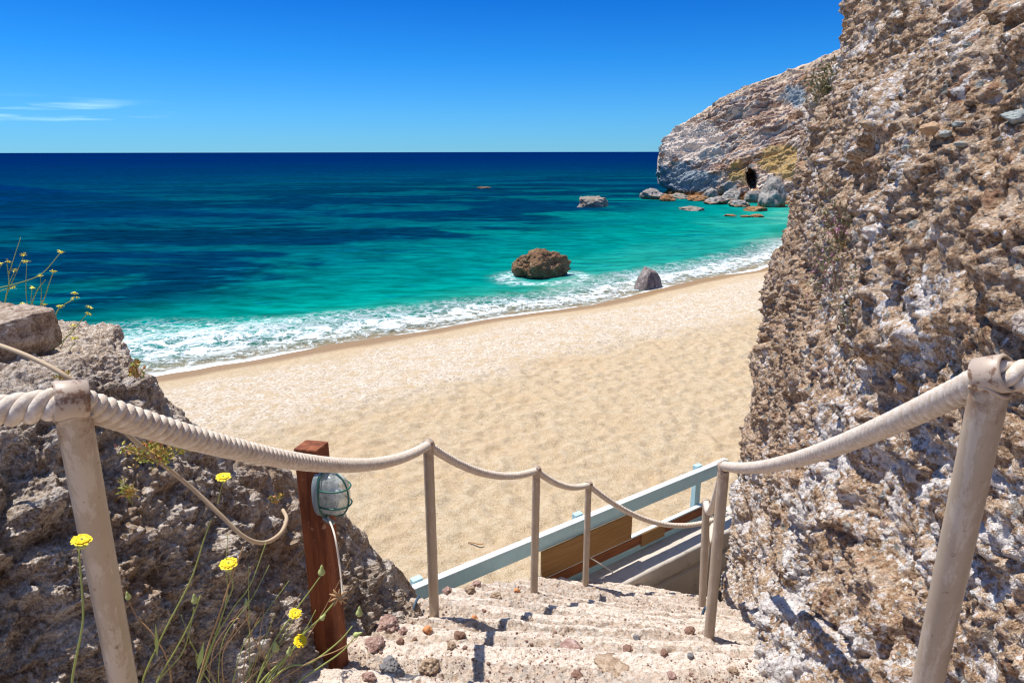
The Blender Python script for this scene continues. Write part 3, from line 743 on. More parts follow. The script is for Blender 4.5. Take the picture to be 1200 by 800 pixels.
# ------------------------------------------------------------------ headland
def build_headland():
    cols = [(771, 232, 184), (782, 232.5, 157), (800, 234, 141), (822, 235.5, 127), (850, 238, 111), (880, 240.5, 97), (915, 243, 83), (950, 246.5, 70), (985, 250, 56), (1040, 257, 30), (1110, 266, -10)]
    B = []; Tp = []
    for px, pb, pt in cols:
        b = PZ(px, pb, SEA - .3); tb = b[1] / P(px, pb, 1)[1]
        lean = 5.0 + (px - 742) * .07
        t = P(px, pt, tb + lean); B.append(b); Tp.append(t)
    B[0] = B[0] + np.array((1.5, 6, 0)); 
    B = np.array(B); Tp = np.array(Tp)
    nu = 620; Bs = spline(B, nu); Ts = spline(Tp, nu)
    pxs = np.interp(np.linspace(0, len(cols) - 1, nu), range(len(cols)), [c[0] for c in cols])
    ws = np.concatenate([np.linspace(0, 1, 330), 1 + np.linspace(0, 1, 70)[1:]])
    face = ws[ws <= 1]
    rows = []; H = []
    back = np.array((.55, .83, 0))
    for w in ws:
        if w <= 1:
            g = Bs + (Ts - Bs) * w
            bulge = np.sin(w * math.pi) * .8; g = g + np.array((-.7, -.7, 0)) * bulge * .6
            rows.append(g)
        else:
            k = w - 1
            g = Ts + back * (k * 60) + np.array((0, 0, 1)) * (k * 1.5 - 24 * k * k)
            rows.append(g)
    G = np.array(rows); du = np.gradient(G, axis=1); dv = np.gradient(G, axis=0); n = np.cross(du, dv); n /= np.linalg.norm(n, axis=2)[..., None] + 1e-9
    n = n.reshape(-1, 3); p = G.reshape(-1, 3)
    if (n[:nu * 300, 1]).mean() > 0: n = -n
    W_ = np.repeat(ws, nu); PX = np.tile(pxs, len(ws))
    hor = p[:, 0] * .7 - p[:, 1] * .7
    beds = p[:, 2] - .52 * (hor - hor.min()) * .75 + .6 * fbm(p, .12, 3, 3)
    cc = np.column_stack([hor * .10, p[:, 1] * .02, beds])
    ledge = fbm(cc, .55, 3, 5, .6)
    c2 = np.column_stack([hor * .22, 0 * hor, beds * 1.0]); thin = fbm(c2, 2.2, 4, 15, .65, True)
    d1, d2, idc = worley(np.column_stack([hor * .35, p[:, 1] * .2, beds * .9]) + .2 * np.column_stack([thin, thin, thin]), .8, 2)
    disp = -.8 + 1.3 * ledge + .50 * thin + .7 * np.clip(d2 - d1, 0, .5) * (1 + 1.2 * idc) + .8 * fbm(p, .12, 3, 8) + .35 * fbm(p, .9, 4, 9, .65, True)
    fade = np.where(W_ > 1, .35, 1.0); disp *= fade
    # cave
    cv = P(879, 209, 85); hx = p[:, 0] - np.interp(p[:, 2], [-9, 9], [cv[0], cv[0]])
    PYv = None
    cx = 600 + 800 * p[:, 0] / (p[:, 1] * CP - p[:, 2] * SP); cy = 400 - 800 * (p[:, 1] * SP + p[:, 2] * CP) / (p[:, 1] * CP - p[:, 2] * SP)
    e = ((cx - 879 - .25 * (cy - 209)) / 5.5) ** 2 + ((cy - 211) / 14.) ** 2
    e = e * np.clip(1 + .9 * fbm(p, .9, 3, 91) + .22 * np.clip((cy - 210) / 14., -1.5, 1.5), .5, 2.)
    e = np.clip(e, 0, 50); cave = np.exp(-e ** 3); disp = disp * (1 - cave) * sstep(-1.5, 22, np.tile(np.arange(nu), len(ws)) * 1.0)
    undercut = np.exp(-((W_ - .12) / .10) ** 2) * 1.2 * sstep(900, 820, PX); disp -= undercut
    bd = np.array((cv[0], cv[1], 0)); bd /= np.linalg.norm(bd)
    v = p + n * disp[:, None] + bd * (7 * cave)[:, None]
    height = v[:, 2] - SEA
    H_ = (Ts[:, 2] - Bs[:, 2]); fromtop = np.where(W_ <= 1, (1 - W_) * np.tile(H_, len(ws)), 0)
    def blob(x, y, sx, sy): return np.exp(-(((cx - x) / sx) ** 2 + ((cy - y) / sy) ** 2))
    white = np.maximum(1.1 * blob(810, 168, 44, 26), np.maximum(blob(950, 131, 14, 9), .8 * blob(785, 170, 18, 30)))
    blue = np.maximum(1.1 * blob(800, 210, 44, 18), np.maximum(.75 * blob(930, 110, 26, 16), .6 * blob(850, 215, 30, 20)))
    ochre = np.maximum(blob(915, 185, 34, 24), .65 * blob(862, 200, 26, 20))
    return mk('headland', v, grid_faces(len(ws), nu), M_HEAD, attrs={'beds': beds, 'height': height, 'along': hor, 'fromtop': fromtop, 'white': white, 'blue': blue, 'ochre': ochre})
tag(build_headland(), 'banded white, blue and ochre headland with a sea cave', None, None, 'structure')

# ------------------------------------------------------------------ posts and ropes
def m_post():
    m = Mat('cream_painted_pipe', .34, .5)
    c = m.mix(m.noise(7, 5, .7), (.34, .25, .17), (.52, .42, .31))
    c = m.mix(m.math('MULTIPLY', m.ramp(m.noise(1, 5, .75, m.map((26, 26, 5))), .53, .62), .45), c, (.66, .58, .48))
    g = m.n.new('ShaderNodeSeparateXYZ'); m.l.new(m.o, g.inputs[0])
    rust = m.math('MULTIPLY', m.ramp(m.noise(34, 6, .75), .44, .60), m.ramp(g.outputs[2], -.10, -.005))
    c = m.mix(m.math('MULTIPLY', rust, .9), c, m.mix(m.noise(60, 4), (.07, .03, .02), (.33, .13, .05)))
    sp = m.ramp(m.noise(70, 4, .7), .64, .69); c = m.mix(m.math('MULTIPLY', sp, .6), c, (.16, .09, .06))
    m.color(c); m.bump(m.noise(160, 4, .7), .35, .0008); m.bump(m.noise(12, 3), .25, .003)
    return m.m
M_POST = m_post()
def m_ring():
    m = Mat('rusty_pipe_ring', .45, .45)
    c = m.mix(m.noise(9, 5, .7), (.42, .31, .22), (.58, .47, .36))
    c = m.mix(m.math('MULTIPLY', m.ramp(m.noise(40, 6, .75), .50, .58), .85), c, (.20, .09, .04))
    m.color(c); m.bump(m.noise(120, 4, .7), .4, .001); return m.m
M_RING = m_ring()
def m_rope():
    m = Mat('twisted_white_rope', .9, .2)
    n = m.noise(1, 4, .65, m.map((90, 90, 90)))
    c = m.mix(m.noise(14, 4, .7), (.50, .39, .29), (.68, .57, .45)); c = m.mix(m.ramp(n, .35, .7), c, (.76, .67, .56))
    m.color(c); m.bump(m.noise(420, 3, .6), .6, .0012); return m.m
M_ROPE = m_rope()

def ring_mesh(c, axis, R=.029, r=.0225, ln=.044):
    axis = np.array(axis, float); axis /= np.linalg.norm(axis)
    up = np.array((0, 0, 1.)); a = np.cross(axis, up); a /= np.linalg.norm(a); b = np.cross(a, axis)
    prof = [(-ln / 2 + .002, R), (-ln / 2, R - .002), (-ln / 2, r), (ln / 2, r), (ln / 2, R - .002), (ln / 2 - .002, R)]
    k = 36; v = []; f = []
    for j in range(k):
        t = 2 * math.pi * j / k; d = math.cos(t) * a + math.sin(t) * b
        for s, q in prof: v.append(c + axis * s + d * q)
    m = len(prof)
    for j in range(k):
        j2 = (j + 1) % k
        for i in range(m): f.append((j * m + i, j * m + (i + 1) % m, j2 * m + (i + 1) % m, j2 * m + i))
    return v, f
# rope centre points (ring centres), from the landward side down
P_L = [P(82, 468, .86), PY(501, 521, 2.84), PY(628, 551, 3.65), PY(689, 568, 4.30)]
P_R = [P(1163, 440, .90), PY(848, 546, 2.65), PY(827, 589, 3.87)]
P_END = P(835, 609, 5.75)
posts = [  # ring centre, foot, rope direction, radius, label
    (P_L[0], P(152, 845, 1.16), (.75, .6, -.15), .0205, 'cream pipe post nearest the shaded outcrop, its ring rusted, left of the flowers'),
    (P_L[1], np.array((P_L[1][0], P_L[1][1], -2.30)), (.35, 1, -.2), .024, 'upright cream post beside the left railing end, right of the caged lamp'),
    (P_L[2], np.array((P_L[2][0] - .01, P_L[2][1], -2.75)), (.5, .9, -.2), .0235, 'slim cream post overlapping the left end of the brown board'),
    (P_L[3], np.array((P_L[3][0], P_L[3][1], -3.15)), (.6, .7, -.3), .0225, 'slim cream post in front of the brown board at the bottom of the steps'),
    (P_R[0], P(1075, 850, 1.20), (-.50, .80, -.42), .0228, 'thick cream post with rust drips, closest in front of the cliff'),
    (P_R[1], np.array((P_R[1][0] , P_R[1][1] - .0, -2.27)), (.0, 1, -.6), .0235, 'cream post where the pale rope meets the cliff edge, beside the blue rail end'),
    (P_R[2], np.array((P_R[2][0] + .02, P_R[2][1] - .05, -3.05)), (.1, 1, -.4), .0235, 'tilted cream post just behind the one at the blue rail end'),
    (P_END, P_END + np.array((0, 0, -1.0)), (.5, .3, -.4), .022, 'lowest cream post, mostly hidden behind two others past the concrete wall'),
]
for c, foot, ax, r, lab in posts:
    c = np.array(c, float); foot = np.array(foot, float)
    d = (foot - c) / np.linalg.norm(foot - c)
    top = c + d * .010; axn = np.array(ax, float); axn /= np.linalg.norm(axn)
    n = 14; cl = np.array([top + (foot - top) * k / n for k in range(n + 1)]) - c
    v, f = tube_vf(cl, r, 28)
    Rm = .0245; lat = np.cross(axn, d); lat /= np.linalg.norm(lat)
    for q_ in range(28):
        w_ = v[q_]; ll = w_ @ lat; w_ += d * (math.sqrt(max(Rm * Rm - ll * ll, 0)) - w_ @ d)
    o = mk('rope_post', v, f, M_POST); o.location = c
    smooth_angle(o, 50)
    tag(o, lab, 'post', 'cream pipe posts carrying the rope handrails')
    rv, rf = ring_mesh(np.zeros(3), ax, .0255, .0215, .038)
    ro = mk('rope_ring', rv, rf, M_RING, o); smooth_angle(ro, 50)
    # weld bead between ring and pipe
    a_ = np.linspace(0, 2 * math.pi, 25)
    u1 = np.cross(d, (0, 1, 0)); u1 /= np.linalg.norm(u1); u2 = np.cross(d, u1)
    wl2 = []
    for q in a_:
        e_ = r * 1.0 * (math.cos(q) * u1 + math.sin(q) * u2); ll = e_ @ lat
        wl2.append(e_ + d * (math.sqrt(max(Rm * Rm - ll * ll, 0)) - e_ @ d))
    wv, wf = tube_vf(np.array(wl2), .0026, 6, False)
    wo_ = mk('weld_bead', wv, wf, M_RING, o)

def rope_path(spans):
    """spans: list of (A, B, sag)"""
    out = []
    for A, B, sag in spans:
        n = max(8, int(np.linalg.norm(B - A) / .004))
        t = np.linspace(0, 1, n, endpoint=False)[:, None]
        out.append(A + (B - A) * t - np.array((0, 0, 1)) * sag * 4 * t * (1 - t))
    out.append(np.array([spans[-1][1]])); c = np.concatenate(out)
    # relax kinks at the rings
    for _ in range(14): c[1:-1] = (c[:-2] + c[1:-1] * 2 + c[2:]) / 4
    return c
def rope(name, c, lay=.062, off=.0119, sr=.0093):
    T, A, B = frames(c); s = np.concatenate([[0], np.cumsum(np.linalg.norm(np.diff(c, axis=0), axis=1))])
    vs = []; fs = []; o = 0; sides = 10; ang = np.linspace(0, 2 * np.pi, sides, endpoint=False); allv = []; allf = []
    for k in range(3):
        ph = -2 * np.pi * (s / lay + k / 3)
        cc = c + off * (np.cos(ph)[:, None] * A + np.sin(ph)[:, None] * B)
        t2, a2, b2 = frames(cc)
        v = (cc[:, None] + sr * (np.cos(ang)[None, :, None] * a2[:, None] + np.sin(ang)[None, :, None] * b2[:, None])).reshape(-1, 3)
        i = np.arange(len(cc) * sides).reshape(len(cc), sides); nx = np.roll(i, -1, axis=1)
        f = np.stack([i[:-1], nx[:-1], nx[1:], i[1:]], -1).reshape(-1, 4)
        allv.append(v); allf.append(f + o); o += len(v)
    return mk(name, np.concatenate(allv), np.concatenate(allf), M_ROPE)
A0 = P(-230, 462, .80)
cl = rope_path([(A0, P_L[0], .02), (P_L[0], P_L[1], .095), (P_L[1], P_L[2], .085), (P_L[2], P_L[3], .055), (P_L[3], P_END, .16)])
tag(rope('rope_handrail', cl), 'long thick twisted rope sagging from post to post along the seaward side', 'rope')
B0 = P(1330, 415, .84)
cr_ = rope_path([(B0, P_R[0], .01), (P_R[0], P_R[1], .055), (P_R[1], P_R[2], .13), (P_R[2], P_END + np.array((.0, 0, -.02)), .25)])
tag(rope('rope_handrail', cr_), 'thick twisted rope strung in front of the brown cliff', 'rope')

# ------------------------------------------------------------------ low wall and blue railing
RA = np.array((-.63, 3.94, -2.8)); RD = np.array((.807, .591, 0)); RD /= np.linalg.norm(RD); RN = np.array((.591, -.807, 0)); UP = np.array((0, 0, 1.))
def RP(u, n=0, z=0): return RA + RD * u + RN * n + UP * z
M_CONC = m_paint('rough_concrete', (.54, .49, .42), .95, (.30, .25, .20), 14, .6, .15, 0, .004)
M_BLUE = m_paint('weathered_blue_paint', (.44, .68, .72), .6, (.74, .80, .80), 22, .55, .3, 0, .001)
M_BLUE_SUNLIT = m_paint('sunlit_blue_paint', (.66, .74, .74), .6, (.80, .82, .80), 20, .4, .3, 0, .001)  # paler copy of the blue paint: sunlight on rail tops put into the colour
M_BROWN = m_wood('brown_plywood', (.27, .145, .045), (.36, .20, .075), .6, (3, 3, 46))
M_RUSTW = m_wood('red_brown_timber', (.20, .075, .035), (.34, .13, .05), .8, (5, 5, 60))
def add_wall():
    # rough-edged block: length 6 m, 0.26 wide, top at -3.32
    us = np.linspace(1.25, 6.0, 240); prof = [(-.03, -2.4), (-.03, -.0), (.0, 0.0), (.12, .004), (.245, .0), (.262, -.012), (.262, -.15), (.255, -.165), (.225, -.17), (.225, -.19), (.262, -.20), (.265, -.5), (.27, -1.2), (.27, -2.4)]
    v = []
    pr = np.array(prof); seg = [pr[0]]
    for a, b in zip(pr[:-1], pr[1:]):
        k = max(1, int(np.linalg.norm(b - a) / .02)); k = min(k, 14)
        for j in range(1, k + 1): seg.append(a + (b - a) * j / k)
    seg = np.array(seg)
    for u in us:
        for n_, z_ in seg: v.append(RP(u, n_, z_ - .52))
    v = np.array(v); d = fbm(v, 9, 4, 4)[:, None] * .008
    v = v + RN * d + UP * d * .6
    return mk('low_wall', v, grid_faces(len(us), len(seg)), M_CONC)
tag(add_wall(), 'low concrete wall under the blue railing at the foot of the steps', 'wall')
rail = tag(empty('wooden_railing', RP(1.6, 0, -.5)), 'pale blue painted wooden railing with a brown board under its top rail', 'railing')
def rloc(o):
    o.data.transform(__import__('mathutils').Matrix.Translation(-rail.location)); return o
mb = MB(); mb.prism(RP(-.2, 0, -.035), RP(3.27, 0, -.035), UP, .05, .115); rloc(mb.build('top_rail', M_BLUE, rail))
mb = MB(); mb.prism(RP(-.195, .0, .027), RP(3.26, .0, .027), UP, .056, .009, .002); rloc(mb.build('sunlit_top_strip', M_BLUE_SUNLIT, rail))  # thin strip that paints the top of the rail as sunlit
for u in (.02, 1.46, 2.92):
    mb = MB(); mb.prism(RP(u, -.055, .045), RP(u, -.055, -1.1), RD, .05, .075); rloc(mb.build('post', M_BLUE, rail))
mb = MB(); mb.prism(RP(.75, 0, -.405), RP(3.02, 0, -.405), UP, .03, .085); rloc(mb.build('lower_rail', M_RUSTW, rail))
mb = MB(); mb.prism(RP(.3, 0, -.345), RP(3.02, 0, -.345), UP, .04, .016, .002); rloc(mb.build('lower_rail_sunlit_top', M_BLUE_SUNLIT, rail))  # same painted sunlit tone along the top of the lower rail
mb = MB(); mb.prism(RP(.3, -.012, -.475), RP(3.3, -.012, -.475), UP, .026, .09); rloc(mb.build('toe_board', M_BLUE, rail))
mb = MB(); mb.prism(RP(1.02, .038, -.205), RP(1.98, .038, -.205), UP, .016, .235, .001); rloc(mb.build('board', M_BROWN, rail))
mb = MB(); mb.prism(RP(2.13, .022, -.405), RP(2.42, .022, -.405), UP, .012, .12, .001); rloc(mb.build('patch_board', M_BROWN, rail))
M_BRASS = m_paint('rusty_bracket', (.42, .22, .05), .5, (.18, .08, .03), 30, .6, .4)
mb = MB(); c = RP(3.02, -.10, -.12)
for a, b in (((0, 0, .0), (.16, 0, .0)), ((.16, 0, 0), (.16, 0, .09)), ((.16, 0, .09), (.02, 0, .09))):
    A_ = c + RD * a[0] + UP * a[2]; B_ = c + RD * b[0] + UP * b[2]; mb.prism(A_, B_, RN, .012, .012, .002)
rloc(mb.build('bracket', M_BRASS, rail))
M_CORD = m_paint('pale_cord', (.70, .64, .52), .8)
v, f = tube_vf(spline([RP(1.52, .03, -.33), RP(1.60, .05, -.40), RP(1.68, .10, -.47), RP(1.70, .13, -.50)], 16), .006, 6)
tag(mk('cord', v, f, M_CORD), 'short loose pale cord hanging over the lower rail by the brown board', 'cord')

# ------------------------------------------------------------------ wooden post with caged lamp
M_REDWOOD = m_wood('rust_red_timber', (.12, .034, .014), (.30, .095, .035), .75, (22, 22, 2.5), spots=(.50, .30, .20))
wp_top = PY(364, 521, 2.20)
def timber(name, A, B, ang, w, d, mat):
    mb = MB(); rd = np.array((math.cos(ang), math.sin(ang), 0)); mb.prism(np.array(A), np.array(B), rd, d, w, .004); return mb.build(name, mat)
wb = wp_top + np.array((.02, -.02, -1.15)); pang = math.radians(-14)
w_post = timber('wooden_post', (0, 0, 0), wb - wp_top, pang, .090, .085, M_REDWOOD); w_post.location = wp_top
tag(w_post, 'rust red square timber post standing against the outcrop', 'post')
# bulkhead lamp on the post's right face
lamp = empty('caged_lamp', (0, 0, 0))
ax = np.array((math.cos(pang), math.sin(pang), 0))      # outward from the post
ay = np.array((-ax[1], ax[0], 0)); lc = wp_top + np.array((-.012, -.01, -.165)) + ax * .047 - ay * .0
ax = (ax * .9 + np.array((.05, -.22, 0))); ax /= np.linalg.norm(ax); ay = np.array((-ax[1], ax[0], 0))
lamp.location = lc
tag(lamp, 'oval bulkhead lamp with green wire cage fixed to the red timber post', 'lamp')
M_LBASE = m_paint('grey_lamp_base', (.27, .32, .32), .5, (.10, .16, .14), 30, .5, .4)
M_GREEN = m_paint('green_wire', (.02, .12, .09), .45, (.14, .08, .04), 60, .6, .5)
mg = Mat('dusty_glass', .12, .6); mg.color(mg.mix(mg.ramp(mg.noise(40, 5, .7), .5, .7), (.62, .66, .62), (.34, .28, .20)))
_tr = mg.n.new('ShaderNodeBsdfTransparent'); _mx = mg.n.new('ShaderNodeMixShader'); _tr.inputs[0].default_value = (.93, .97, .96, 1)
mg.l.new(mg.ramp(mg.noise(25, 5, .7), .3, .75, .25, .75), _mx.inputs[0]); mg.l.new(_tr.outputs[0], _mx.inputs[1]); mg.l.new(mg.b.outputs[0], _mx.inputs[2]); mg.l.new(_mx.outputs[0], mg.n['Material Output'].inputs[0])
M_GLASS = mg.m
M_BULB = m_paint('frosted_bulb', (.80, .80, .76), .3)
def oval(t, a, b, p=2.6):
    c_, s_ = math.cos(t), math.sin(t); return a * math.copysign(abs(c_) ** (2 / p), c_), b * math.copysign(abs(s_) ** (2 / p), s_)
def lathe_oval(rings, mat, name, k=40):
    v = []; f = []
    for (x, a, b) in rings:
        a, b = a * .90, b * .95
        for j in range(k):
            q = oval(2 * math.pi * j / k, a, b); v.append(ax * x + ay * q[0] + UP * q[1])
    for i in range(len(rings) - 1):
        for j in range(k):
            j2 = (j + 1) % k; f.append((i * k + j, i * k + j2, (i + 1) * k + j2, (i + 1) * k + j))
    f.append(tuple(range(k))); f.append(tuple(len(v) - k + j for j in reversed(range(k))))
    o = mk(name, v, f, mat, lamp); smooth_angle(o, 45); return o
lathe_oval([(-.004, .058, .088), (.0, .062, .093), (.018, .062, .093), (.022, .058, .088)], M_LBASE, 'base')
lathe_oval([(.0225, .052, .082), (.04, .052, .082), (.070, .049, .078), (.092, .040, .066), (.103, .026, .048), (.107, .010, .02)], M_GLASS, 'glass_dome')
lathe_oval([(.0226, .012, .012), (.035, .014, .014), (.055, .024, .026), (.075, .022, .024), (.088, .010, .011)], M_BULB, 'bulb', 24)
mb = MB()
def cage_ring(x, a, b):
    mb.tube(np.array([ax * x + ay * oval(q, a * .9, b * .95)[0] + UP * oval(q, a * .9, b * .95)[1] for q in np.linspace(0, 2 * math.pi, 41)]), .003, 6, False)
cage_ring(.026, .060, .091)
for z_ in (-.032, .032):
    mb.tube(np.array([ax * (.026 + .087 * math.sin(q) ** .7) + ay * (.052 * math.cos(q)) + UP * z_ for q in np.linspace(0.001, math.pi - .001, 24)]), .003, 6)
for y_ in (0, .0):
    mb.tube(np.array([ax * (.026 + .087 * math.sin(q) ** .7) + ay * y_ + UP * (.086 * math.cos(q)) for q in np.linspace(0.001, math.pi - .001, 24)]), .003, 6)
    break
mb.build('cage', M_GREEN, lamp, True)
mb = MB(); mb.prism(ax * .005 - UP * .086 + ay * -.02, ax * .005 - UP * .086 + ay * -.02 + ax * .05 - UP * .02, ay, .012, .02, .002); mb.build('latch', M_LBASE, lamp)
v, f = tube_vf(spline([lc + ax * .01 - UP * .09, P(391, 625, 2.26), P(397, 660, 2.24), P(400, 690, 2.22), P(400, 704, 2.20)], 30), .0032, 7)
tag(mk('lamp_wire', v, f, M_CORD), 'thin pale wire running down the timber post from the lamp', 'wire')

# cable over the outcrop
M_CABLE = m_paint('tan_cable', (.50, .37, .23), .6, (.34, .24, .15), 20, .4, .3)
cab = [P(-160, 372, 1.95), P(-60, 386, 1.80), P(0, 404, 1.62), P(45, 422, 1.58), P(78, 441, 1.56), P(110, 470, 1.60), P(140, 500, 1.66), P(180, 535, 1.72), P(225, 572, 1.78), P(258, 603, 1.80), P(285, 628, 1.82), P(308, 635, 1.86), P(327, 625, 1.92), P(335, 608, 2.0), P(331, 597, 2.10)]
v, f = tube_vf(spline(cab, 160), .0057, 10)
tag(mk('cable', v, f, M_CABLE), 'tan cable hanging over the shaded outcrop and curling up at its end', 'cable')
M_BLKC = m_paint('dark_blue_hose', (.05, .09, .13), .5)
v, f = tube_vf(spline([P(478, 728, 3.42), P(482, 720, 3.42), P(485, 708, 3.44), P(490, 698, 3.5)], 20), .007, 7)
tag(mk('hose', v, f, M_BLKC), 'short dark blue hose end between the outcrop and the first upright post', 'hose')
v, f = tube_vf(spline([P(822, 720, 3.9), P(826, 712, 3.88), P(830, 722, 3.7), P(827, 735, 3.55), P(831, 745, 3.4)], 24), .008, 7)
tag(mk('hose', v, f, M_BLKC), 'dark hose lying on the steps between the two posts at the cliff foot', 'hose')

# ------------------------------------------------------------------ boulder and plants on the outcrop
M_BOULD = m_rock('sandy_top_boulder', [(.38, (.16, .10, .065)), (.48, (.42, .30, .21)), (.60, (.74, .62, .50))], 30, .014)
def block():
    bm = bmesh.new(); bmesh.ops.create_cube(bm, size=1); bmesh.ops.subdivide_edges(bm, edges=bm.edges, cuts=34, use_grid_fill=True)
    me = bpy.data.meshes.new('boulder'); bm.to_mesh(me); bm.free()
    v = np.zeros(len(me.vertices) * 3); me.vertices.foreach_get('co', v); v = v.reshape(-1, 3)
    n = v / np.linalg.norm(v, axis=1)[:, None]; v = v * .82 + n * .10
    v = v * np.array((.30, .24, .115)); p = v + 3
    v += n * (.030 * fbm(p, 4, 3, 1) + .012 * fbm(p, 14, 4, 2, .6, True) + .004 * fbm(p, 60, 2, 3))[:, None]
    me.vertices.foreach_set('co', v.ravel().astype(np.float32)); me.polygons.foreach_set('use_smooth', np.ones(len(me.polygons), dtype=bool)); me.materials.append(M_BOULD)
    o = bpy.data.objects.new('boulder', me); COL.objects.link(o); return o
bo = block(); bo.location = P(-8, 386, 2.30); bo.rotation_euler = (math.radians(4), math.radians(3), math.radians(-24))
tag(bo, 'squarish tan boulder resting on top of the grey outcrop', 'boulder')

M_STEM = m_paint('green_stem', (.34, .38, .10), .6, None, 20)
M_STEMD = m_paint('dry_stem', (.46, .27, .12), .7, None, 20)
M_YEL = m_paint('yellow_petals', (.92, .66, .0), .6, (.95, .80, .0), 60, .5)
M_YEL2 = m_paint('lemon_petals', (.95, .80, .03), .6, None, 60)
M_BUD = m_paint('pale_green_bud', (.42, .46, .16), .6, None, 60)
def flower_head(c, r, n=26, seed=0, tilt=(0, 0)):
    rs = random.Random(seed); v = []; f = []
    for ring in range(2):
        for k in range(n):
            a = 2 * math.pi * (k + rs.random() * .6) / n; L = r * (1 - .27 * ring) * rs.uniform(.85, 1.05); w = r * .14
            z0 = .03 * r + ring * r * .07; z1 = z0 + r * (.02 + .08 * ring)
            ca, sa = math.cos(a), math.sin(a); o = len(v)
            for rr, ww, zz in ((.1 * L, .4, z0), (.6 * L, 1, (z0 + z1) / 2 + .05 * r), (L, .75, z1)):
                v.append((ca * rr - sa * w * ww, sa * rr + ca * w * ww, zz)); v.append((ca * rr + sa * w * ww, sa * rr - ca * w * ww, zz))
            f += [(o, o + 1, o + 3, o + 2), (o + 2, o + 3, o + 5, o + 4)]
    v = np.array(v); tx, ty = tilt; R = np.array(__import__('mathutils').Euler((tx, ty, 0)).to_matrix()); return v @ R.T + c, f
def bud(c, r, d):
    d = np.array(d, float); d /= np.linalg.norm(d)
    pts = [c + d * r * s for s in (-1.1, -.8, -.3, .2, .8, 1.4, 2.0)]; return tube_vf(np.array(pts), [r * q for q in (.3, .75, .95, .8, .45, .38, .05)], 9)
def make_plant(name, label, group, root, stems, heads, buds, leaves=()):
    root = np.array(root); e = empty(name, root); tag(e, label, 'flower', group)
    for pts, rad, mat in stems:
        pts = spline(np.array(pts), max(12, len(pts) * 6)) - root
        v, f = tube_vf(pts, np.linspace(rad, rad * .55, len(pts)) * (.72 if name == 'wildflower' else .8), 6); mk('stem', v, f, mat, e)
    for c, r, sd, tl in heads:
        v, f = flower_head(np.array(c) - root, r * (.84 if r > .009 else 1), 22, sd, tl); mk('flower', v, f, M_YEL if r > .009 else M_YEL2, e, True)
        if r > .009:
            v, f = bud(np.array(c) - root - UP * r * .4, r * .34, (0, 0, 1)); mk('calyx', v, f, M_BUD, e)
    for c, r, d in buds:
        v, f = bud(np.array(c) - root, r * .78, d); mk('bud', v, f, M_BUD, e)
    for A, B, w in leaves:
        A, B = np.array(A) - root, np.array(B) - root; t = (B - A); s = np.cross(t, (0, -1, .3)); s /= np.linalg.norm(s)
        v = [A, A + t * .4 + s * w, B, A + t * .4 - s * w * .8]; mk('leaf', v, [(0, 1, 2, 3)], M_STEM, e)
    return e
GR = 'yellow wildflowers growing at the foot of the outcrop'
def S_(pts, t0, t1): n = len(pts); return [P(x, y, t0 + (t1 - t0) * i / (n - 1)) for i, (x, y) in enumerate(pts)]
def root_(x, y, t): return P(x, y, t)
def fl(label, root, stems, heads=(), buds=(), leaves=(), t=1.15):
    st = []
    for pts, rad, mat in stems: st.append((S_([root] + pts, t + .02, t), rad, mat))
    make_plant('wildflower', label, GR, P(root[0], root[1], t + .02), st, [(P(x, y, t), r, i * 3 + int(x), tl) for i, (x, y, r, tl) in enumerate(heads)], [(P(x, y, t), r, d) for x, y, r, d in buds], [(P(*a, t), P(*b, t), w) for a, b, w in leaves])
fl('single yellow flower on a tall stem against the nearest left post', (80, 860), [([(83, 800), (88, 770), (96, 727), (95, 690), (92, 650), (94, 636)], .0020, M_STEM)], [(95, 632, .0135, (.1, .2))], [(91, 641, .004, (0, 0, -1)), (42, 762, .004, (0, 0, 1))][:1], t=.78)
fl('tall bare green stem leaning over the shaded rock with no flower left', (160, 850), [([(165, 800), (190, 742), (222, 680), (238, 632), (247, 606)], .0024, M_STEM)], leaves=[((183, 770), (181, 728), .004)], t=1.1)
fl('nodding bud on a curved brown stem beside the near left post', (205, 850), [([(200, 800), (194, 770), (178, 742), (160, 722), (150, 704)], .0019, M_STEMD)], buds=[(149, 698, .0065, (-.1, 0, 1))], t=1.1)
fl('upright pale bud on a straight green stem between bare stems', (165, 850), [([(182, 800), (205, 760), (222, 728), (234, 697)], .0024, M_STEM), ([(182, 800), (212, 765), (224, 725), (226, 710)], .0018, M_STEM)], buds=[(227, 702, .0075, (0, 0, 1))], t=1.1)
fl('bright yellow flower in the middle of the branching brown stems', (215, 850), [([(232, 795), (245, 750), (255, 722), (264, 695), (272, 672), (284, 640)], .0024, M_STEMD), ([(232, 795), (262, 755), (278, 728), (277, 724), (262, 732), (256, 735)], .0015, M_STEMD), ([(240, 770), (270, 715), (292, 685), (311, 635)], .0017, M_STEM), ([(238, 782), (262, 712), (272, 685), (265, 663)], .0016, M_STEM), ([(262, 712), (264, 665), (266, 625)], .0012, M_STEM)], [(267, 660, .0165, (.15, .05))], leaves=[((230, 785), (238, 750), .005)], t=1.0)
fl('closed bud on a thin bent stem right of the middle flower', (320, 850), [([(318, 800), (310, 772), (295, 745), (289, 725), (288, 712)], .0018, M_STEMD)], buds=[(288, 706, .006, (0, 0, 1))], t=1.15)
fl('tall stem with a fat pointed bud beside the timber post', (285, 860), [([(300, 800), (318, 755), (345, 715), (362, 692), (375, 674)], .0027, M_STEM), ([(300, 800), (318, 765), (337, 735), (344, 722)], .0018, M_STEM)], [(345, 718, .013, (.3, .2))], [(376, 669, .0085, (.1, 0, 1))], t=1.15)
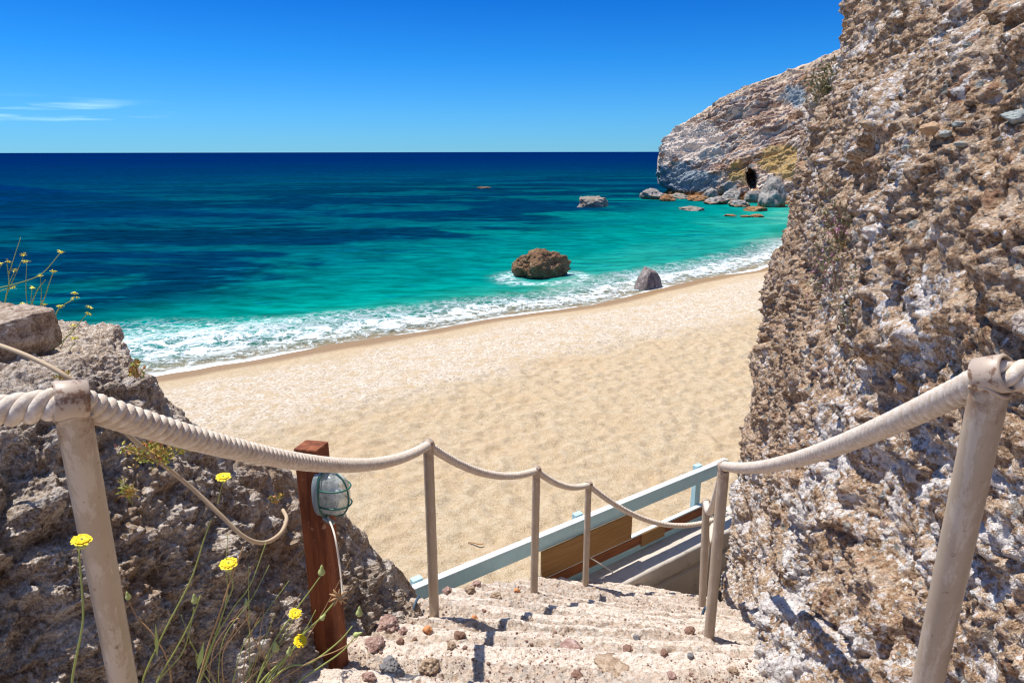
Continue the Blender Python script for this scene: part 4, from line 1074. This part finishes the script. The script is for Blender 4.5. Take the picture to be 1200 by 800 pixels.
fl('yellow flower lowest of the cluster before the timber post', (290, 870), [([(310, 800), (330, 775), (346, 756)], .0022, M_STEM), ([(305, 815), (322, 785), (337, 765)], .0018, M_STEM)], [(351, 750, .014, (.4, .35))], [(338, 763, .0075, (.2, 0, 1)), (322, 758, .0085, (0, 0, 1))], t=1.15)
fl('long green stem ending in a spent star head over the timber post', (270, 870), [([(300, 805), (335, 768), (355, 742), (376, 722), (395, 700)], .0029, M_STEM), ([(345, 755), (358, 735), (369, 714)], .0016, M_STEM)], [], [(377, 723, .006, (.5, 0, .6))], t=1.17)
fl('low arching green stem with a bud over the steps edge', (285, 830), [([(332, 783), (362, 776), (395, 752), (412, 733)], .0027, M_STEM)], buds=[(420, 717, .0085, (.1, 0, 1))], t=1.2)
fl('lowest arching stem with a yellow green tip over the bottom step', (310, 850), [([(348, 800), (372, 782), (398, 764), (414, 747)], .0026, M_STEM)], buds=[(417, 743, .0075, (.6, 0, .3))], t=1.22)
_r = random.Random(17)
_st = []
for _k in range(16):
    x0 = _r.uniform(225, 330); x1 = x0 + _r.uniform(-45, 95); y1 = _r.uniform(650, 770)
    _st.append(([(x0 * .5 + 140 + _r.uniform(-6, 6), 820), (x0 + (x1 - x0) * .35, 790 - (790 - y1) * .30), (x0 + (x1 - x0) * .7 + _r.uniform(-5, 5), 790 - (790 - y1) * .68), (x1, y1)], _r.uniform(.0010, .0016), _r.choice([M_STEM, M_STEM, M_STEMD])))
fl('tangle of bare wispy stems without blooms between the flowers', (290, 880), _st, t=1.18)
# spent star head
e_ = MB(); rs = random.Random(3); c0 = P(396, 699, 1.17)
for k in range(9):
    a = k * .7; q = c0 + np.array((math.cos(a), rs.uniform(-.3, .3), math.sin(a))) * .017; e_.tube(np.array([c0, (c0 + q) / 2, q]), [.0018, .0022, .0006], 5)
star = e_.build('seed_head', M_STEMD, None, True)
star_parent = [o for o in bpy.data.objects if o.get('label', '').startswith('long green stem ending')][0]
star.data.transform(__import__('mathutils').Matrix.Translation(-star_parent.location)); star.parent = star_parent
# succulent flower on the rope: a bright bloom below the rope
fl('lone yellow flower just under the sagging rope on the outcrop top', (254, 590), [([(257, 578), (261, 562)], .0016, M_STEM)], [(261, 558, .021, (.2, .1))], t=1.62)

# mustard plants behind the boulder
GM = 'small yellow mustard plants behind the boulder'
def mustard(label, root, branches, blooms, t):
    R = P(root[0], root[1], t)
    st = [([P(x, y, t) for x, y in b], .0028 if len(b) > 3 else .0018, M_STEM) for b in branches]
    e = make_plant('mustard_plant', label, GM, R, st, [], [])
    for i, (x, y) in enumerate(blooms):
        c = P(x, y, t) - R; mb = MB(); rr = random.Random(i + int(x))
        for k in range(6):
            q = c + np.array((rr.uniform(-.006, .006), rr.uniform(-.006, .006), rr.uniform(-.004, .005)))
            v, f = flower_head(q, .0082, 4, i * 7 + k, (rr.uniform(-.5, .5), rr.uniform(-.5, .5))); mb.add(v, f)
        mb.build('flower', M_YEL2, e, True)
mustard('leftmost mustard plant with a tall bare tip above the boulder', (2, 372), [[(2, 372), (7, 345), (10, 330), (8, 308)], [(7, 345), (18, 320), (27, 300)], [(10, 332), (14, 322), (18, 316)], [(10, 320), (17, 298), (24, 277)], [(0, 312), (-20, 330), (-30, 380)], [(10, 375), (-10, 350), (0, 340), (15, 336)]], [(28, 297), (31, 305), (8, 305), (18, 315), (0, 309), (15, 336)], 2.42)
mustard('mustard plant with the tallest flowering branch above the boulder', (34, 372), [[(34, 372), (38, 352), (44, 338), (53, 327)], [(34, 372), (30, 340), (31, 307)], [(38, 370), (50, 352), (56, 335), (62, 318)], [(-10, 338), (20, 331), (48, 320), (70, 296)], [(36, 372), (36, 350), (37, 338)], [(46, 366), (48, 345), (47, 324)]], [(71, 294), (62, 317), (47, 322), (37, 336), (27, 355), (51, 356)], 2.46)
mustard('rightmost mustard plant reaching over the sea beside the boulder', (52, 405), [[(52, 405), (66, 365), (75, 356), (86, 350)], [(60, 410), (80, 392), (92, 378), (103, 365)], [(70, 408), (78, 392), (86, 382)], [(80, 410), (86, 402), (88, 396)]], [(87, 343), (87, 349), (104, 359), (103, 367), (86, 381), (69, 359), (88, 395)], 2.36)

# succulents
def m_leafy(name, a, b): m = Mat(name, .5, .4); m.color(m.mix(m.ramp(m.noise(45, 3), .4, .6), a, b)); return m.m
M_SUC = m_leafy('succulent_leaves', (.34, .42, .06), (.62, .40, .10)); M_SUCR = m_leafy('red_succulent_leaves', (.55, .16, .08), (.38, .40, .08))
M_SCRUB = m_leafy('dry_scrub', (.13, .16, .05), (.30, .24, .13)); M_PINK = m_leafy('pink_blossom', (.60, .24, .36), (.70, .42, .48))
def tuft(name, label, cat, centre, spread, n, leaf, mats, seed, group=None, elong=2.0):
    rs = np.random.RandomState(seed); root = np.array(centre); e = tag(empty(name, root), label, cat, group)
    V = {i: [] for i in range(len(mats))}; F = {i: [] for i in range(len(mats))}
    ci = rs.randn(max(6, n // 14), 3) * np.array(spread) * .6
    for k in range(n):
        c = ci[rs.randint(len(ci))] + rs.randn(3) * np.array(spread) * .28
        d = rs.randn(3) + np.array((0, -.3, .8)); d /= np.linalg.norm(d); s = np.cross(d, rs.randn(3)); s /= np.linalg.norm(s)
        L = leaf * rs.uniform(.6, 1.3); mi = rs.choice(len(mats), p=mats_p(mats)); o = len(V[mi]); w = L / elong
        nrm = np.cross(d, s) * w * .35
        V[mi] += [c, c + d * L * .5 + s * w * .5 + nrm, c + d * L, c + d * L * .5 - s * w * .5 + nrm]; F[mi] += [(o, o + 1, o + 2, o + 3)]
    for i, (mt, nm, pr) in enumerate(mats):
        if V[i]: mk(nm, V[i], F[i], mt, e, False)
    mb = MB()
    for c in ci[:12]: mb.tube(spline(np.array([(0, .01, -.02), c * .5 + np.array((0, 0, -.01)), c]), 8), .0016, 5)
    mb.build('stem', M_STEMD, e, True); return e
def mats_p(m): p = np.array([q[2] for q in m], float); return p / p.sum()
GS = 'succulents rooted in cracks of the outcrop'
tuft('succulent', 'yellow green succulent clump spilling over the cable on the outcrop', 'plant', P(180, 528, 1.72), (.045, .03, .028), 420, .014, [(M_SUC, 'leaves', .75), (M_SUCR, 'red_leaves', .25)], 4, GS)
tuft('succulent', 'small red tipped succulent on the outcrop edge against the foam', 'plant', P(160, 434, 2.12), (.022, .02, .018), 130, .014, [(M_SUC, 'leaves', .5), (M_SUCR, 'red_leaves', .5)], 5, GS)
tuft('succulent', 'tiny green sprig standing behind the nearest left post ring', 'plant', P(76, 444, 1.75), (.008, .01, .012), 50, .014, [(M_SUC, 'leaves', .7), (M_SUCR, 'red_leaves', .3)], 6, GS)
tuft('succulent', 'slender yellow green sprig hanging on the shaded outcrop face', 'plant', P(150, 575, 1.78), (.014, .012, .035), 90, .018, [(M_SUC, 'leaves', .8), (M_SUCR, 'red_leaves', .2)], 7, GS, 4)
tuft('succulent', 'tiny succulent sprig by the curled end of the cable', 'plant', P(322, 585, 2.35), (.012, .012, .01), 50, .013, [(M_SUC, 'leaves', .7), (M_SUCR, 'red_leaves', .3)], 8, GS)

# ------------------------------------------------------------------ ray placement helper: where a photo ray meets the built rock
bpy.context.view_layer.update()
from mathutils.bvhtree import BVHTree
def bvh_of(name):
    o = bpy.data.objects[name]; return BVHTree.FromObject(o, bpy.context.evaluated_depsgraph_get()), o
CL_BVH, _ = bvh_of('cliff')
def on_cliff(px, py, lift=.0):
    d = Vector(P(px, py, 1.0)).normalized(); h = CL_BVH.ray_cast(Vector((0, 0, 0)), d)
    if h[0] is None: return P(px, py, 4.0)
    return np.array(h[0] - d * lift)
GC = 'scrub plants growing on the cliff'
tuft('scrub', 'pink flowering scrub cushion hanging in the middle of the cliff', 'plant', on_cliff(990, 285, .03), (.10, .10, .17), 900, .022, [(M_SCRUB, 'leaves', .8), (M_PINK, 'blossom', .22)], 21, GC, 3)
tuft('scrub', 'dry trailing scrub below the pink flowering cushion', 'plant', on_cliff(1000, 350, .02), (.04, .06, .15), 320, .02, [(M_SCRUB, 'leaves', .95), (M_PINK, 'blossom', .05)], 22, GC, 3)
tuft('scrub', 'green scrub bush on the cliff edge against the far headland', 'plant', on_cliff(968, 105, .05), (.08, .08, .10), 700, .03, [(M_SCRUB, 'leaves', 1.)], 23, GC, 3)

# loose slabs lying on the cliff ledge
M_SLAB = m_rock('grey_green_slab', [(.3, (.18, .21, .20)), (.5, (.34, .36, .33)), (.7, (.52, .50, .45))], 12, .004)
M_TANS = m_rock('tan_stone', [(.3, (.36, .22, .12)), (.5, (.54, .36, .22)), (.7, (.70, .55, .38))], 12, .004)
for px, py, w, sd, mt, lab in [
    (1092, 152, .045, 41, M_TANS, 'flat tan stone lodged on the cliff ledge, widest of the ledge stones'),
    (1108, 158, .03, 42, M_SLAB, 'grey green stone just right of the flat tan stone on the cliff ledge'),
    (1123, 146, .022, 43, M_SLAB, 'small pale grey stone at the upper end of the cliff ledge'),
    (1126, 170, .022, 44, M_SLAB, 'small grey stone below the others on the cliff ledge'),
    (1062, 174, .022, 45, M_SLAB, 'dark grey stone at the lower left end of the cliff ledge'),
    (1197, 138, .05, 46, M_SLAB, 'blue grey block in the cliff cut by the picture edge')]:
    o = rock('ledge_stone', on_cliff(px, py, w * .25), (w * .85, w * .6, w * .38), sd, mt, 5, .24, 2.0, 1.4, sd)
    tag(o, lab, 'stone', 'stones lodged on the cliff ledge')

# ------------------------------------------------------------------ loose stones on the steps
bm_ = {o.name: None for o in stairs.children}
STB = [BVHTree.FromObject(o, bpy.context.evaluated_depsgraph_get()) for o in stairs.children]
OFF = Vector(stairs.location)
def on_steps(px, py):
    d = Vector(P(px, py, 1.0)).normalized(); best = None
    for b in STB:
        h = b.ray_cast(-OFF, d)
        if h[0] is not None and (best is None or h[3] < best[1]): best = (h[0] + OFF, h[3])
    return np.array(best[0]) if best else None
M_ST = {'purple': m_rock('purple_brown_stone', [(.36, (.13, .06, .045)), (.5, (.34, .21, .17)), (.62, (.62, .50, .44))], 26, .003),
        'grey': m_rock('dark_grey_stone', [(.3, (.12, .11, .11)), (.5, (.22, .21, .21)), (.7, (.38, .35, .33))], 16, .003),
        'tan': m_rock('tan_brown_stone', [(.36, (.14, .085, .05)), (.5, (.38, .27, .18)), (.62, (.62, .50, .38))], 26, .004),
        'orange': m_rock('orange_stone', [(.3, (.36, .13, .05)), (.5, (.58, .26, .11)), (.7, (.70, .45, .28))], 20, .003),
        'brown': m_rock('dark_brown_stone', [(.3, (.10, .05, .035)), (.5, (.24, .14, .10)), (.7, (.40, .28, .22))], 22, .003)}
for px, py, w, hh, k, lab in [
    (452, 736, 17, .62, 'purple', 'knobbly purple brown stone at the outcrop end of the stairs, largest of the purple ones'),
    (471, 741, 7, .8, 'purple', 'small purple stone tucked right beside the knobbly purple one'),
    (437, 756, 15, .5, 'purple', 'low crumbly purple stone nearest the timber post base'),
    (456, 782, 15, .68, 'grey', 'smooth dark grey stone, the only round grey one on the lower left step'),
    (503, 784, 15, .75, 'tan', 'pitted tan stone right of the smooth dark grey stone'),
    (538, 746, 8, .9, 'brown', 'dark brown stone just left of the rope shadow on the middle step'),
    (500, 739, 7, .8, 'orange', 'orange stone in front of the first upright post foot'),
    (469, 753, 6, .8, 'brown', 'round dark brown pebble above the smooth grey stone'),
    (485, 750, 4, .8, 'brown', 'small dark pebble between the orange stone and the smooth grey stone'),
    (528, 757, 6, .7, 'tan', 'tan pebble below the dark brown stone on the middle step'),
    (432, 795, 10, .7, 'purple', 'reddish stone at the bottom edge below the smooth grey stone'),
    (467, 790, 7, .8, 'grey', 'small grey stone touching the smooth dark grey one from below'),
    (524, 694, 8, .7, 'purple', 'purple stone on the upper step beside the blue rail end'),
    (549, 691, 8, .6, 'tan', 'pale brown stone second from the blue rail end'),
    (557, 685, 8, .45, 'purple', 'flat dark red stone behind the pale brown one by the blue rail'),
    (579, 700, 9, .6, 'tan', 'tan grey stone alone in the middle of the upper steps'),
    (605, 693, 5, .7, 'orange', 'small orange pebble below the slim post by the brown board'),
    (566, 716, 4, .6, 'brown', 'tiny dark pebble on the third step above the rope shadow'),
    (555, 725, 6, .6, 'orange', 'reddish tan pebble left of the rope shadow at mid stairs'),
    (745, 749, 5, .9, 'grey', 'dark pebble standing alone on the right half of the steps'),
    (808, 742, 8, .8, 'brown', 'dark stone near the foot of the post by the cliff'),
    (777, 766, 6, .6, 'brown', 'reddish pebble on the near right part of the steps'),
    (808, 770, 5, .8, 'grey', 'grey pebble left of the cliff side post foot'),
    (858, 786, 8, .6, 'tan', 'tan stone beside the cliff foot at the bottom right'),
    (785, 793, 7, .7, 'purple', 'purple brown stone at the bottom edge of the steps'),
    (735, 762, 8, .5, 'brown', 'flattish brown stone embedded in the rubble patch centre right'),
    (675, 792, 9, .5, 'brown', 'dark brown stone at the lower middle edge of the steps'),
    (668, 758, 16, .12, 'purple', 'broad reddish slab set in the rubble patch of the steps'),
    (715, 780, 24, .10, 'tan', 'cracked tan slab, the widest stone set in the steps')]:
    s = on_steps(px, py)
    if s is None: continue
    t = np.linalg.norm(s) * .93; r = w * t / 800 * .82
    o = rock('loose_stone', s + np.array((0, 0, r * hh * .45)), (r, r * .9, r * hh), px + py, M_ST[k], 5, .30, 2.2, .7, px * .37)
    tag(o, lab, 'stone', 'loose stones lying on the steps')
# grit: far too many to count
def grit():
    rs = np.random.RandomState(11); bm = bmesh.new(); bmesh.ops.create_icosphere(bm, subdivisions=1, radius=1)
    bv = np.array([v.co[:] for v in bm.verts]); bf = np.array([[v.index for v in f.verts] for f in bm.faces]); bm.free()
    V = []; F = []; n = 0
    for k in range(1900):
        px = rs.uniform(400, 900); py = 800 - 135 * rs.rand() ** 1.3
        s = on_steps(px, py)
        if s is None or rs.rand() > .12 + .88 * (vn(s[None] * 5, 3)[0] > .1): continue
        r = .0022 * math.exp(rs.randn() * .5)
        v = bv * (1 + .35 * rs.rand(len(bv), 1)) * r * np.array((1, .9, .7)) + s + np.array((0, 0, r * .4)); V.append(v); F.append(bf + n); n += len(v)
    return mk('gravel', np.concatenate(V), np.concatenate(F), M_ST['brown'], None, False)
tag(grit(), 'fine brown grit scattered over the steps', None, None, 'stuff')
# a twig and pebbles on the sand
def on_beach(px, py):
    d = P(px, py, 1.0); z = -5.4
    for _ in range(12):
        q = d * (z / d[2]); z = beach_z(q[None, :2], True)[0][0]
    return d * (z / d[2])
q = on_beach(556, 638)
v, f = tube_vf(spline([q + (-.10, .02, .03), q + (-.02, 0, .035), q + (.06, -.03, .03), q + (.12, -.03, .04)], 12), .009, 6)
tag(mk('driftwood_stick', v, f, M_STEMD), 'short dark stick lying on the open sand above the blue rail', 'stick')
